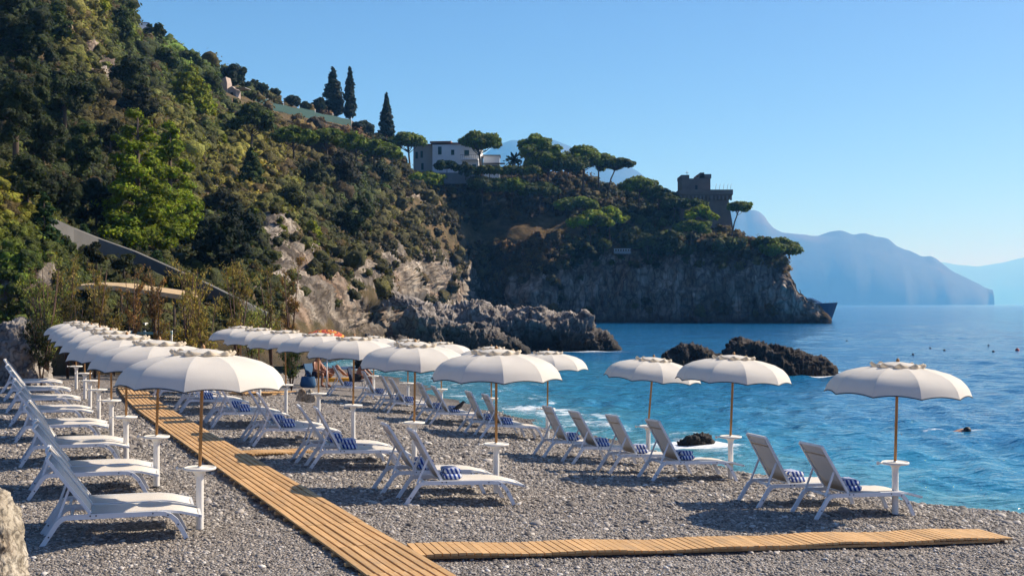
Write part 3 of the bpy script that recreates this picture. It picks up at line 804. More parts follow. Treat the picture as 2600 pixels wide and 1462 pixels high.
def tree(kind, x, y, w, h, label, col, name="tree", cat="tree", group=None, Y=None, lean=0.0, trunk=None, crown_h=None, dens=1.0):
    """Tree whose foot stands at photograph pixel (x, y); w, h: crown width and total height in pixels at its distance."""
    TREE_N[0] += 1
    rg = np.random.default_rng(1000 + TREE_N[0]); rd = random.Random(500 + TREE_N[0])
    if Y is None: Y = float(DEP(x, y))
    px = Y / F
    W, H = w * px, h * px
    root = empty(name, P(x, y, Y)); tag(root, label, cat, group)
    leaf = max(0.045, Y * 0.0018)
    cl = []; tb = MB()
    r0 = max(0.05, H * 0.022)
    if kind == 'umbrella':                      # stone pine: bare trunk, flat-bottomed crown of cushions
        ch = crown_h * px if crown_h else H * 0.42
        tx = lean * H
        top = Vector((tx, 0, H - ch * 0.75))
        mid = Vector((tx * 0.35, rd.uniform(-.05, .05) * H, (H - ch) * 0.5))
        tb.tube([(0, 0, -0.8), mid, top], [r0 * 1.2, r0, r0 * 0.7], 7)
        nb = 12
        for i in range(nb):
            a = 2 * math.pi * (i + rd.random() * .7) / nb
            k = 0.30 + 0.62 * rd.random()
            e = Vector((tx + math.cos(a) * W * .5 * k, math.sin(a) * W * .42 * k, H - ch * (0.30 + 0.45 * k * rd.uniform(.7, 1.1))))
            st_ = top.lerp(mid, rd.uniform(0, .5))
            tb.tube([st_, st_.lerp(e, .5) + Vector((0, 0, -0.04 * H)), e], [r0 * .45, r0 * .3, r0 * .14], 5)
            rr = W * rd.uniform(.12, .21)
            cl.append((e, (rr, rr, rr * .62)))
            for _ in range(2):
                r2 = rr * rd.uniform(.45, .7)
                cl.append((e + Vector((rd.uniform(-1, 1) * rr, rd.uniform(-1, 1) * rr, rd.uniform(-.3, .5) * rr)), (r2, r2, r2 * .7)))
        for i in range(9):
            a = rd.random() * 6.28; k = rd.random() ** .6 * .62
            rr = W * rd.uniform(.11, .20)
            cl.append(((tx + math.cos(a) * W * .5 * k, math.sin(a) * W * .4 * k, H - ch * (.12 + .32 * k) - rr * .3), (rr, rr, rr * .6)))
        per, up = 95, 0.6
    elif kind == 'aleppo':                      # shaggy conical pine in ragged tiers
        tb.tube([(0, 0, -0.8), (lean * H * .5, 0, H * .5), (lean * H, 0, H * .95)], [r0 * 1.2, r0 * .7, r0 * .15], 7)
        nt_ = 12
        for i in range(nt_):
            f = (i + .5) / nt_; rad = W * .46 * (1 - f ** 1.5) * rd.uniform(.75, 1.15) + W * .04
            for k in range(max(3, int(10 * (1 - f) + 2.5))):
                a = rd.random() * 6.28; kk = rd.uniform(.45, .95)
                rr = W * .135 * (1.15 - f * .5) * rd.uniform(.7, 1.3)
                c = Vector((lean * H * f + math.cos(a) * rad * kk, math.sin(a) * rad * kk, H * (.07 + .90 * f) + rd.uniform(-.03, .03) * H - kk * .03 * H))
                cl.append((c, (rr, rr, rr * .55)))
                if k < 3: tb.tube([(lean * H * f, 0, c.z - .05 * H), c], [r0 * .3, r0 * .1], 4)
        per, up = 80, 0.5
    elif kind == 'cypress':
        tb.tube([(0, 0, -0.6), (0, 0, H * .9)], [r0, r0 * .2], 6)
        for i in range(26):
            f = (i + .5) / 26; rad = W * .5 * min(1, (f + .12) * 4) * (1 - f ** 1.7) * rd.uniform(.85, 1.05) + W * .05
            for k in range(3):
                a = rd.random() * 6.28
                cl.append(((math.cos(a) * rad * .45, math.sin(a) * rad * .45, H * (.03 + .95 * f)), (rad * .62, rad * .62, H * .05)))
        per, up = 45, 0.0
    elif kind == 'broad':                       # evergreen oak / olive
        ch = crown_h * px if crown_h else H * .98
        tb.tube([(0, 0, -0.6), (lean * H * .4, 0, H * .35), (lean * H * .7, 0, H * .6)], [r0 * 1.2, r0 * .9, r0 * .4], 6)
        for i in range(34):
            d = Vector((rd.gauss(0, 1), rd.gauss(0, 1), rd.gauss(0, 1) * .9)).normalized() * rd.random() ** .45
            rr = W * rd.uniform(.09, .18)
            c = Vector((lean * H * .7 + d.x * W * .40, d.y * W * .36, H - ch * .5 + d.z * ch * .40))
            cl.append((c, (rr, rr, rr * .85)))
            if i < 6: tb.tube([(lean * H * .4, 0, H * .35), c], [r0 * .5, r0 * .15], 4)
        per, up = 80, 0.3
    elif kind == 'bush':
        tb.tube([(0, 0, -0.3), (0, 0, H * .5)], [r0, r0 * .4], 5)
        for i in range(11):
            d = Vector((rd.gauss(0, 1), rd.gauss(0, 1), abs(rd.gauss(0, 1)))).normalized() * rd.random() ** .4
            rr = W * rd.uniform(.14, .22)
            cl.append(((d.x * W * .36, d.y * W * .32, H * .18 + d.z * H * .62), (rr, rr, rr * .9)))
        per, up = 90, 0.3
    crown = obj("crown", crown_mesh("crown", cl, leaf, col, per * dens * .88, rg, up), root)
    obj("trunk", tb.mesh("trunk", trunk or M_BARK), root)
    return root

G_DK = (0.045, 0.062, 0.016); G_MID = (0.066, 0.095, 0.019); G_OL = (0.095, 0.115, 0.036); G_YL = (0.22, 0.25, 0.012)
G_BR = (0.21, 0.27, 0.008); G_PINE = (0.135, 0.185, 0.018); G_CYP = (0.016, 0.028, 0.013); G_BLUE = (0.045, 0.065, 0.036)

# --- big trees on the left slope
tree('aleppo', 350, 640, 250, 385, "largest bright green pine on the left hillside, with the highest tip", G_BR, "pine_tree", "pine tree", dens=1.7)
tree('aleppo', 432, 622, 185, 325, "second bright pine joined to the right flank of the largest", G_BR, "pine_tree", "pine tree", dens=1.7)
tree('aleppo', 484, 292, 135, 128, "yellow-green pine high on the slope below the skyline house ruin", G_YL, "pine_tree", "pine tree", dens=1.2)
tree('aleppo', 112, 640, 85, 160, "slim dark green young pine beside the grey path wall", (0.03, 0.075, 0.018), "pine_tree", "pine tree")
tree('aleppo', 213, 640, 70, 72, "short green pine sapling in front of the grey path wall", (0.035, 0.07, 0.018), "pine_tree", "pine tree")
tree('aleppo', 568, 398, 42, 58, "tiny bright conifer standing alone on the brown slope", G_YL, "pine_tree", "pine tree")
tree('aleppo', 640, 470, 70, 100, "narrow dark pine right of the tiny bright conifer", G_MID, "pine_tree", "pine tree")
for (x, y, ww, hh, c, lab) in (
    (40, 430, 190, 330, G_DK, "tall dark evergreen at the left edge below the top corner"),
    (70, 190, 200, 190, G_DK, "broad dark evergreen in the upper left corner"),
    (165, 330, 150, 190, G_DK, "dark round evergreen left of the grey rock streak"),
    (195, 470, 150, 170, G_MID, "olive toned evergreen below the grey rock streak"),
    (70, 560, 160, 170, G_DK, "dark evergreen just above the yellow-green knoll at left"),
    (245, 590, 150, 150, (0.03, 0.045, 0.015), "dark bushy evergreen left of the largest pine"),
    (325, 250, 120, 110, G_DK, "dark round evergreen right of the grey rock streak"),
    (355, 310, 110, 100, (0.04, 0.045, 0.018), "brownish evergreen just above the largest pine"),
    (300, 120, 110, 110, G_MID, "evergreen on the skyline left of the white hut"),
    (305, 60, 90, 110, G_DK, "dark evergreen leaving the frame at the top edge"),
    (240, 50, 90, 90, G_YL, "light green tree at the top edge"),
    (560, 700, 190, 170, (0.014, 0.026, 0.008), "very dark evergreen thicket tree above the path wall"),
    (610, 640, 130, 130, (0.016, 0.030, 0.009), "very dark evergreen beside the pale rock face"),
    (490, 640, 130, 120, (0.02, 0.032, 0.01), "dark evergreen right of the bright pine pair"),
    (860, 500, 120, 130, (0.05, 0.05, 0.03), "grey-brown rounded tree in the dark gully"),
    (900, 620, 110, 130, G_DK, "dark evergreen low in the gully above the cliff"),
    (390, 120, 70, 62, G_DK, "dark round tree beside the white hut on the skyline"),
    (20, 120, 150, 150, G_DK, "dark evergreen cut by the frame's left edge near the top"),
    (130, 120, 120, 120, G_MID, "olive evergreen just left of where the rock streak begins"),
    (110, 420, 130, 150, (0.05, 0.065, 0.018), "mid-green evergreen between two darker ones on the left slope"),
    (10, 330, 120, 160, (0.04, 0.055, 0.014), "dark evergreen half outside the left frame edge, mid-height"),
    (150, 560, 120, 120, (0.035, 0.048, 0.012), "dark evergreen left of the largest pine's lower left"),
    (280, 400, 110, 110, (0.055, 0.058, 0.02), "brown-green evergreen touching the largest pine's upper left"),
    (420, 190, 100, 70, (0.06, 0.09, 0.02), "green evergreen on the slope below the skyline hut"),
    (480, 190, 90, 60, (0.065, 0.095, 0.024), "soft green evergreen above the yellow-green pine"),
    (530, 250, 70, 70, (0.06, 0.08, 0.024), "grey-green evergreen just left of the stone ruin"),
    (560, 560, 110, 90, (0.06, 0.06, 0.025), "brownish evergreen above the very dark thicket"),
    (780, 480, 110, 80, (0.045, 0.055, 0.02), "dark evergreen under the mid-slope pine grove's left half"),
    (960, 480, 90, 70, (0.045, 0.06, 0.018), "dark evergreen under the grove's right edge"),
    (740, 540, 90, 70, (0.07, 0.08, 0.025), "olive evergreen above the pale rock spur"),
):
    tree('broad', x, y, ww, hh, lab, c, "evergreen_tree", "tree")
# --- skyline olives and cypresses
for (x, y, ww, hh, lab) in (
    (592, 222, 74, 62, "bushy olive tree on the skyline above the stone ruin"),
    (650, 250, 66, 50, "wide dark olive on the skyline right of the ruin"),
    (697, 258, 40, 36, "small round olive on the skyline, left one of a pair"),
    (741, 276, 46, 36, "small round olive on the skyline, right one of a pair"),
    (774, 284, 30, 24, "lowest olive just above the green net"),
    (808, 290, 40, 44, "thin airy tree left of the cypresses"),
):
    tree('broad', x, y, ww, hh, lab, G_BLUE, "olive_tree", "olive tree", crown_h=hh * .9)
tree('cypress', 845, 298, 64, 128, "broad dark cypress, left of the touching pair", G_CYP, "cypress_tree", "cypress", Y=258)
tree('cypress', 888, 302, 36, 132, "slim dark cypress, right of the touching pair", G_CYP, "cypress_tree", "cypress", Y=256)
tree('cypress', 981, 358, 40, 120, "lone dark cypress left of the villa", G_CYP, "cypress_tree", "cypress", Y=258)
# --- pines of the middle slope and the headland
PN = (
    ('umbrella', 640, 400, 125, 150, 0, 105, G_MID, None, "layered dark pine at the left of the mid-slope pine grove"),
    ('umbrella', 745, 430, 120, 115, 0, 60, G_PINE, None, "flat-topped pine in the grove under the green net"),
    ('umbrella', 830, 430, 130, 110, 0, 60, G_PINE, None, "wide flat pine at the centre of the mid-slope grove"),
    ('umbrella', 900, 445, 110, 110, .05, 60, G_PINE, None, "pine with a lit crown below the cypress pair"),
    ('umbrella', 950, 450, 115, 100, 0, 60, G_PINE, None, "pine with drooping crown at the grove's right edge"),
    ('broad', 925, 350, 60, 46, 0, 42, G_BLUE, None, "bushy dark tree on the crest right of the cypress pair"),
    ('broad', 955, 390, 70, 50, 0, 46, G_DK, None, "dark tree under the lone cypress"),
    ('umbrella', 1042, 448, 120, 116, -.05, 50, G_PINE, 240, "umbrella pine whose crown hides the villa's left end"),
    ('umbrella', 1062, 500, 95, 70, .25, 48, G_BR, 232, "low bright pine leaning right below the villa"),
    ('umbrella', 1222, 452, 118, 130, -.05, 72, G_PINE, 238, "tall umbrella pine at the villa's right corner"),
    ('umbrella', 1135, 446, 62, 38, 0, 22, G_MID, 234, "small flat garden pine in front of the villa wall"),
    ('broad', 1182, 450, 44, 36, 0, 32, G_DK, 233, "dark round shrub tree in front of the villa terrace"),
    ('umbrella', 1365, 455, 115, 125, -.02, 95, G_PINE, 246, "tall pine with stacked crown right of the palm"),
    ('umbrella', 1392, 470, 110, 100, 0, 75, G_PINE, 243, "pine filling the gap between the two tallest headland pines"),
    ('umbrella', 1440, 462, 90, 70, 0, 50, G_MID, 240, "shadowed pine under the tall headland group"),
    ('umbrella', 1480, 478, 115, 118, .02, 80, G_PINE, 246, "broad pine at the centre of the headland group"),
    ('umbrella', 1520, 470, 80, 92, 0, 60, G_PINE, 248, "pine behind the right shoulder of the headland group"),
    ('umbrella', 1543, 482, 78, 84, .28, 30, G_MID, 246, "slender pine with forked bare trunk against the blue mountain"),
    ('umbrella', 1622, 520, 100, 78, .02, 55, G_PINE, 240, "spreading pine midway between slender pine and tower"),
    ('umbrella', 1672, 530, 85, 60, 0, 44, G_MID, 238, "dark pine sloping down toward the tower"),
    ('umbrella', 1712, 545, 70, 50, 0, 40, G_MID, 234, "dark pine touching the tower's left foot"),
    ('umbrella', 1225, 515, 110, 70, 0, 40, G_OL, 236, "grey-green pine on the terrace below the hedge"),
    ('umbrella', 1300, 520, 110, 72, 0, 40, G_PINE, 236, "pine with pale trunk below the hedge"),
    ('umbrella', 1370, 530, 110, 72, 0, 45, G_MID, 236, "dark pine on the terrace below the tall group"),
    ('umbrella', 1470, 562, 105, 66, 0, 40, G_PINE, 231, "pine with lit top above the bright pair on the headland face"),
    ('umbrella', 1500, 612, 118, 84, -.05, 58, G_BR, 227, "brightest rounded pine on the dark headland face"),
    ('umbrella', 1548, 600, 80, 84, 0, 60, G_BR, 229, "narrower bright pine right of the brightest rounded one"),
    ('umbrella', 1780, 580, 84, 62, 0, 48, G_BR, 224, "bright pine in front of the tower wall"),
    ('umbrella', 1755, 610, 92, 58, 0, 46, G_PINE, 222, "green pine just below the bright one at the tower"),
    ('broad', 1775, 540, 50, 40, 0, 36, G_MID, 226, "small dark tree against the tower's middle"),
    ('umbrella', 1858, 590, 66, 82, .22, 34, G_PINE, 230, "lone pine leaning out right of the tower"),
    ('broad', 1935, 648, 66, 50, 0, 46, G_MID, 224, "dark leafy tree at the headland's end, left of the last pine"),
    ('umbrella', 1980, 678, 108, 82, .06, 62, G_PINE, 223, "last wide pine at the headland's tip"),
    ('umbrella', 1645, 650, 50, 62, 0, 50, G_OL, 224, "small yellowish pine right of the white balustrade"),
    ('umbrella', 1535, 648, 36, 46, 0, 36, G_OL, 224, "small yellowish pine left of the white balustrade"),
    ('broad', 960, 530, 110, 60, 0, 50, (0.05, 0.10, 0.02), 205, "green flat shrub tree left of the cliff path"),
    ('broad', 1850, 640, 90, 40, 0, 38, G_OL, 225, "olive green shrub tree below the tower's right foot"),
    ('broad', 1600, 640, 90, 60, 0, 50, G_DK, 227, "dark shrub tree above the white balustrade"),
    ('broad', 1700, 660, 100, 60, 0, 50, G_DK, 225, "dark shrub tree on the cliff edge below the tower"),
)
for (k, x, y, ww, hh, ln, chh, c, Yd, lab) in PN:
    tree(k, x, y, ww, hh, lab, c, "pine_tree" if k == 'umbrella' else "evergreen_tree", "pine tree" if k == 'umbrella' else "tree", Y=Yd, lean=ln, crown_h=chh)
# --- bright shrubs
for (x, y, ww, hh, c, lab) in (
    (795, 640, 66, 108, G_YL, "tall yellow-green bush on the sunlit rock spur"),
    (705, 612, 60, 48, G_YL, "yellow-green bush on top of the pale rock face"),
    (716, 660, 34, 44, G_YL, "small yellow-green bush low on the pale rock face"),
    (647, 560, 36, 60, (0.13, 0.14, 0.016), "yellowish bush at the upper left of the pale rock face"),
    (520, 770, 60, 40, (0.07, 0.10, 0.015), "green bush at the foot of the path wall"),
    (390, 715, 90, 90, (0.045, 0.085, 0.016), "leafy green bush in front of the path wall"),
    (365, 660, 40, 50, (0.08, 0.13, 0.014), "light green bush above the leafy one by the path wall"),
    (275, 640, 70, 40, (0.06, 0.08, 0.02), "dull green bush on the path wall's upper part"),
    (1065, 705, 26, 50, G_OL, "single green bush hanging on the shaded cliff"),
):
    tree('bush', x, y, ww, hh, lab, c, "bush", "bush")
for (x, y, ww, hh, c, lab) in (
    (150, 640, 80, 60, (0.05, 0.08, 0.02), "rounded green bush on the knoll's right shoulder before the path wall"),
    (245, 672, 70, 66, (0.055, 0.06, 0.02), "brown-green bush before the path wall, left of the leafy one"),
    (315, 690, 70, 58, (0.045, 0.055, 0.018), "dark bush just above the straw roof"),
    (470, 745, 90, 70, (0.075, 0.085, 0.024), "olive bush before the middle of the path wall"),
    (585, 800, 80, 62, (0.08, 0.085, 0.022), "olive bush before the lower end of the path wall"),
):
    tree('bush', x, y, ww, hh, lab, c, "bush", "bush", Y=51)

# --- clipped hedge right of the villa
def hedge():
    r = empty("hedge", P(1285, 452, 236)); tag(r, "long flat-topped yellow-green hedge right of the villa", "hedge")
    rg = np.random.default_rng(77)
    cl = []
    for i in range(26):
        cl.append((((i - 12.5) * .5, rg.normal() * .3, 1.6 + rg.normal() * .15), (.75, .7, .8)))
    obj("foliage", crown_mesh("foliage", cl, .42, (0.10, 0.12, 0.016), 90, rg, .5), r)
    for i in range(6):
        t = MB().tube([((i - 2.5) * 2.2, 0, -1.5), ((i - 2.5) * 2.2, 0, 1.5)], .1, 5)
        obj("stem", t.mesh("stem", M_BARK), r)
hedge()

def palm():
    r = empty("palm_tree", P(1305, 440, 246)); tag(r, "feathery palm between the villa and the tall pines", "palm tree")
    t = MB(); t.tube([(0, 0, -.5), (0.1, 0, 1.5), (0.05, 0, 2.6)], [.32, .27, .3], 8)
    obj("trunk", t.mesh("trunk", M_BARK), r)
    rg = np.random.default_rng(5); C = []; A = []
    for i in range(44):
        a = rg.uniform(0, 6.28); e = rg.uniform(-.5, 1.35); L = rg.uniform(1.9, 2.6)
        d = np.array([math.cos(a) * math.cos(e), math.sin(a) * math.cos(e), math.sin(e)])
        for k in np.linspace(.1, 1, 14):
            p_ = np.array([0.05, 0, 2.7]) + d * L * k + np.array([0, 0, -.9 * k * k])
            C.append(p_); A.append(d)
    V, Q, c4 = leaf_quads(np.array(C), .30, (0.03, 0.05, 0.02), .2, 2.2, .3, np.array(A), .8, rg)
    obj("crown", mesh_np("crown", V, Q, False, M_LEAF, None, {"leafcol": c4}), r)
palm()

# --- scrub covering the hillside
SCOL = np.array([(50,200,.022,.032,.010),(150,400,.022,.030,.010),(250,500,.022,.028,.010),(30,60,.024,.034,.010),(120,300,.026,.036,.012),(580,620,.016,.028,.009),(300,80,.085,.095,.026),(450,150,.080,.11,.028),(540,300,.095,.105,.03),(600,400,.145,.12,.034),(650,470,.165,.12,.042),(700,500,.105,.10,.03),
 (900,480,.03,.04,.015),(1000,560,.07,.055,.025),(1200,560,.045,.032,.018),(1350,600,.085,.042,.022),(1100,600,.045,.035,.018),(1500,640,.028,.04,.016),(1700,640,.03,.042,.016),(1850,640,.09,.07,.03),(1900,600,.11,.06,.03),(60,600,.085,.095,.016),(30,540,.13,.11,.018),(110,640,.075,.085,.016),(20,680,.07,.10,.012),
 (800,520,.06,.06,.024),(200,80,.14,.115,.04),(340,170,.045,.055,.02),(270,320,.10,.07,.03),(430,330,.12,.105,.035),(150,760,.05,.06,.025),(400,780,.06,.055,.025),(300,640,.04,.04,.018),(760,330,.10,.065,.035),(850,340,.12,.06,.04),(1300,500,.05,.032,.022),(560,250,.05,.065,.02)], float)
def scrub():
    H_ = HILL; rg = np.random.default_rng(42)
    n, m = H_['XI'].shape
    hp = H_['base'] - H_['sky']
    pr = hp[:, None] * np.ones(m)[None] * np.clip(1.05 - 1.05 * H_['rk'], 0.0, 1) ** 1.5
    pr *= (H_['XI'] > -110) * (H_['YI'] > -70) * (H_['YI'] < np.where(H_['XI'] < 700, 870, 800))
    for (a, b, c_, d_) in ((1250, 600, 200, 40), (1400, 580, 120, 30), (640, 275, 70, 26), (720, 292, 70, 26), (800, 306, 60, 24), (870, 318, 50, 22), (578, 235, 34, 34), (1120, 440, 110, 18), (1000, 545, 110, 9), (1200, 535, 160, 7), (355, 85, 26, 26), (1575, 640, 40, 14), (2060, 785, 70, 34), (1790, 560, 70, 50)):
        pr *= 1 - np.exp(-((((H_['XI'] - a) / c_) ** 2 + ((H_['YI'] - b) / d_) ** 2) ** 2))
    pr = pr.ravel() / pr.sum()
    NB = 7000
    ids = rg.choice(n * m, NB, True, pr)
    pos = H_['p'].reshape(-1, 3)[ids]; nor = H_['n'].reshape(-1, 3)[ids]; D = H_['D'].ravel()[ids]
    xi = H_['XI'].ravel()[ids]; yi = H_['YI'].ravel()[ids]
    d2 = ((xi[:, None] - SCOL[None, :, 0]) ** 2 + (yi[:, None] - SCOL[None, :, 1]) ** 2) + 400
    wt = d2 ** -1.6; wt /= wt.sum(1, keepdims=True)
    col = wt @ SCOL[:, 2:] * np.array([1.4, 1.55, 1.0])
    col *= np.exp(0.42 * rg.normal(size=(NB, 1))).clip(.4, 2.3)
    dry = rg.random(NB) < 0.10
    col[dry] = col[dry] * 0.45 + np.array([.13, .075, .035]) * .6
    rad = np.exp(rg.normal(-0.26, .27, NB)) * np.clip(D / 115, .42, 1.5)
    L = 33
    dv = rg.normal(size=(NB, L, 3)); dv /= np.linalg.norm(dv, axis=-1, keepdims=True)
    k = (.55 + .50 * rg.random((NB, L)))[..., None]
    C = pos[:, None] + nor[:, None] * (rad * .25)[:, None, None] + np.array([0, 0, 1.0]) * (rad * .25)[:, None, None] + dv * k * rad[:, None, None] * np.array([1, 1, .85])
    sz = np.repeat(np.maximum(.055, D * .0018), L)
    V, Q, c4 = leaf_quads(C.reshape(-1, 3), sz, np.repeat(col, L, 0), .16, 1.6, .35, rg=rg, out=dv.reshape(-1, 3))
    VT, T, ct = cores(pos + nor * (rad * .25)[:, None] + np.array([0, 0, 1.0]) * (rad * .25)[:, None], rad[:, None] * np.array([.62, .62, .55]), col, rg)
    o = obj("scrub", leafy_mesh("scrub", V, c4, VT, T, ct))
    tag(o, "low green and brown scrub covering the hillside", "scrub", None, "stuff")
scrub()

# --- feathery tamarisks behind the beach
def tamarisk(x, y, w, h, lab, Y, col=(0.115, 0.10, 0.035), n=900, stems=5):
    TREE_N[0] += 1
    rg = np.random.default_rng(2000 + TREE_N[0])
    px = Y / F; W, H = w * px, h * px
    base = P(x, y, Y); base.z = max(gnd(base.x, base.y) - .05, -0.3)
    H = (CH + (HY - (y - h)) * px) - base.z
    r = empty("tamarisk_tree", base); tag(r, lab, "tamarisk")
    tb = MB(); C = []; A = []
    for s in range(stems):
        a = rg.uniform(0, 6.28); sp = rg.uniform(.15, .5) * W
        e = np.array([math.cos(a) * sp, math.sin(a) * sp, H * rg.uniform(.78, 1.0)])
        m_ = np.array([e[0] * .35, e[1] * .35, e[2] * .45])
        pts = [np.zeros(3), m_, e]
        tb.tube([tuple(q) for q in pts], [.045 * H / 4, .028 * H / 4, .008], 5)
        for b in range(7):
            f = rg.uniform(.3, .97)
            o_ = m_ * (1 - abs(f - .5) * 2) + (pts[0] if f < .5 else e) * (abs(f - .5) * 2)
            aa = rg.uniform(0, 6.28); bl = W * rg.uniform(.14, .34)
            be = o_ + np.array([math.cos(aa) * bl, math.sin(aa) * bl, bl * rg.uniform(.7, 1.7)])
            be[2] = min(be[2], H * 1.02)
            tb.tube([tuple(o_), tuple(be)], [.012 * H / 4, .004], 4)
            k = int(n * 1.9) // (stems * 7)
            tt = rg.uniform(.1, 1.12, k)[:, None]
            dv = (be - o_) / np.linalg.norm(be - o_)
            C.append(o_ + (be - o_) * tt + rg.normal(size=(k, 3)) * bl * .20 * np.array([1, 1, 1.0]))
            A.append(np.repeat((dv + np.array([0, 0, .8]))[None], k, 0))
    C = np.concatenate(C); A = np.concatenate(A)
    V, Q, c4 = leaf_quads(C, .036 * Y / 42, np.array(col) * (1 + .15 * rg.normal()), .32, 3.2, .0, A, .45, rg)
    obj("crown", mesh_np("crown", V, Q, False, M_LEAF, None, {"leafcol": c4}), r)
    obj("trunk", tb.mesh("trunk", M_BARKR), r)
OLB = (0.36, 0.28, 0.075); OLG = (0.27, 0.29, 0.07); RUS = (0.34, 0.20, 0.075)
for a in (
    (118, 960, 110, 300, "tall olive tamarisk behind the far left loungers", 39, OLG, 1500, 6),
    (105, 968, 95, 170, "dark green lower tamarisk beside the far left loungers", 38, (0.035, 0.05, 0.02), 1500, 6),
    (172, 935, 105, 290, "brownish tamarisk left of the straw roof", 42, OLB, 1300, 6),
    (240, 930, 90, 285, "golden tamarisk at the straw roof's left end", 42, (0.40, 0.30, 0.085), 1200, 5),
    (195, 920, 110, 150, "low dense tamarisk above the far left umbrellas", 41, (0.075, 0.07, 0.022), 1500, 6),
    (335, 925, 85, 265, "rusty tamarisk with a thick trunk before the straw roof", 42, RUS, 1000, 4),
    (402, 920, 80, 250, "rusty tamarisk right of the thick trunked one", 43, RUS, 900, 4),
    (478, 925, 120, 275, "tall golden tamarisk at the straw roof's right end", 43, OLB, 1500, 6),
    (525, 935, 95, 190, "lower golden tamarisk right of the tall one", 42, OLB, 1100, 5),
    (602, 915, 110, 240, "olive tamarisk in front of the path wall's lower half", 46, OLB, 1300, 6),
    (690, 905, 80, 235, "slender tamarisk before the sunlit rock", 49, OLB, 800, 4),
    (738, 900, 80, 250, "sparse reddish tamarisk before the sunlit rock", 50, RUS, 800, 4),
    (640, 900, 110, 120, "low green tamarisk behind the middle umbrellas", 48, OLG, 900, 5),
    (740, 985, 70, 110, "green tamarisk clump beside the pale stones", 40, (0.09, 0.14, 0.03), 800, 6),
    (290, 900, 80, 120, "small tamarisk under the straw roof", 44, OLB, 500, 4),
    (425, 905, 70, 120, "small tamarisk by the turquoise railing", 44, OLB, 500, 4),
):
    tamarisk(*a[:4], a[4], a[5], a[6], a[7], a[8])

# ================================================================== BUILDINGS
def tower():
    Y = 236; px = Y / F
    base = P(1790, 640, Y); r = empty("watch_tower", base)
    tag(r, "old square stone watch tower on the headland's end", "tower")
    def L(x, y): return (x - 1790) * px, (640 - y) * px        # local x, z
    dep = 9.0
    def block(x0, x1, y0, y1, d0, d1, inset=0.0):
        a, zb = L(x0, y0); b, zt = L(x1, y1)
        return a, b, zb, zt, d0, d1
    w_ = MB()
    # battered body
    def frustum(xa0, xa1, ya, xb0, xb1, yb, d0, d1, e0, e1):
        a0, za = L(xa0, ya); a1, _ = L(xa1, ya); b0, zb = L(xb0, yb); b1, _ = L(xb1, yb)
        V = [(a0, d0, za), (a1, d0, za), (a1, d1, za), (a0, d1, za), (b0, e0, zb), (b1, e0, zb), (b1, e1, zb), (b0, e1, zb)]
        w_.add(V, [(0, 1, 2, 3), (4, 7, 6, 5), (0, 4, 5, 1), (1, 5, 6, 2), (2, 6, 7, 3), (3, 7, 4, 0)])
    frustum(1716, 1872, 650, 1732, 1850, 508, -.6, 9.6, 0, 9)
    obj("wall", w_.mesh("wall", M_STONE), r)
    w_ = MB(); frustum(1731, 1851, 508.5, 1724, 1860, 494, .05, 9.1, -.5, 9.5); frustum(1724, 1860, 493.6, 1724, 1860, 482, -.5, 9.5, -.5, 9.5)
    for i in range(14):
        a, z = L(1729 + i * 9.7, 503); w_.box((a, -.25, z), (.35, .5, .9))
    obj("parapet", w_.mesh("parapet", M_STONE), r)
    w_ = MB(); frustum(1733, 1806, 481.6, 1733, 1806, 452, 1.0, 7, 1.0, 7)
    obj("keep", w_.mesh("keep", M_STONE), r)
    for (x0, x1, yt) in ((1732, 1752, 443), (1775, 1808, 441), (1780, 1790, 437)):
        w_ = MB(); frustum(x0, x1, 451.6, x0, x1, yt, .9, 7.1, .9, 7.1)
        obj("merlon", w_.mesh("merlon", M_STONE), r)
    for (x, y) in ((1770, 475), (1795, 560), (1750, 545)):
        w_ = MB(); a, z = L(x, y); w_.box((a, (.97 if y < 480 else -.22), z), (.45, .12, .9)); obj("window", w_.mesh("window", M_DARK), r)
    w_ = MB(); a, z = L(1750, 443); w_.tube([(a, 3, z), (a, 3, z + 1.0)], .06, 6); w_.tube([(a - .3, 3, z + .7), (a + .3, 3, z + .7)], .05, 5)
    obj("antenna", w_.mesh("antenna", M_METAL), r)
    for x in (1818, 1828, 1838, 1848, 1856):
        a, z = L(x, 482); w_ = MB(); w_.tube([(a, 1, z), (a + .25, 1, z + 1.3)], .035, 5)
        obj("rod", w_.mesh("rod", M_METAL), r)
tower()

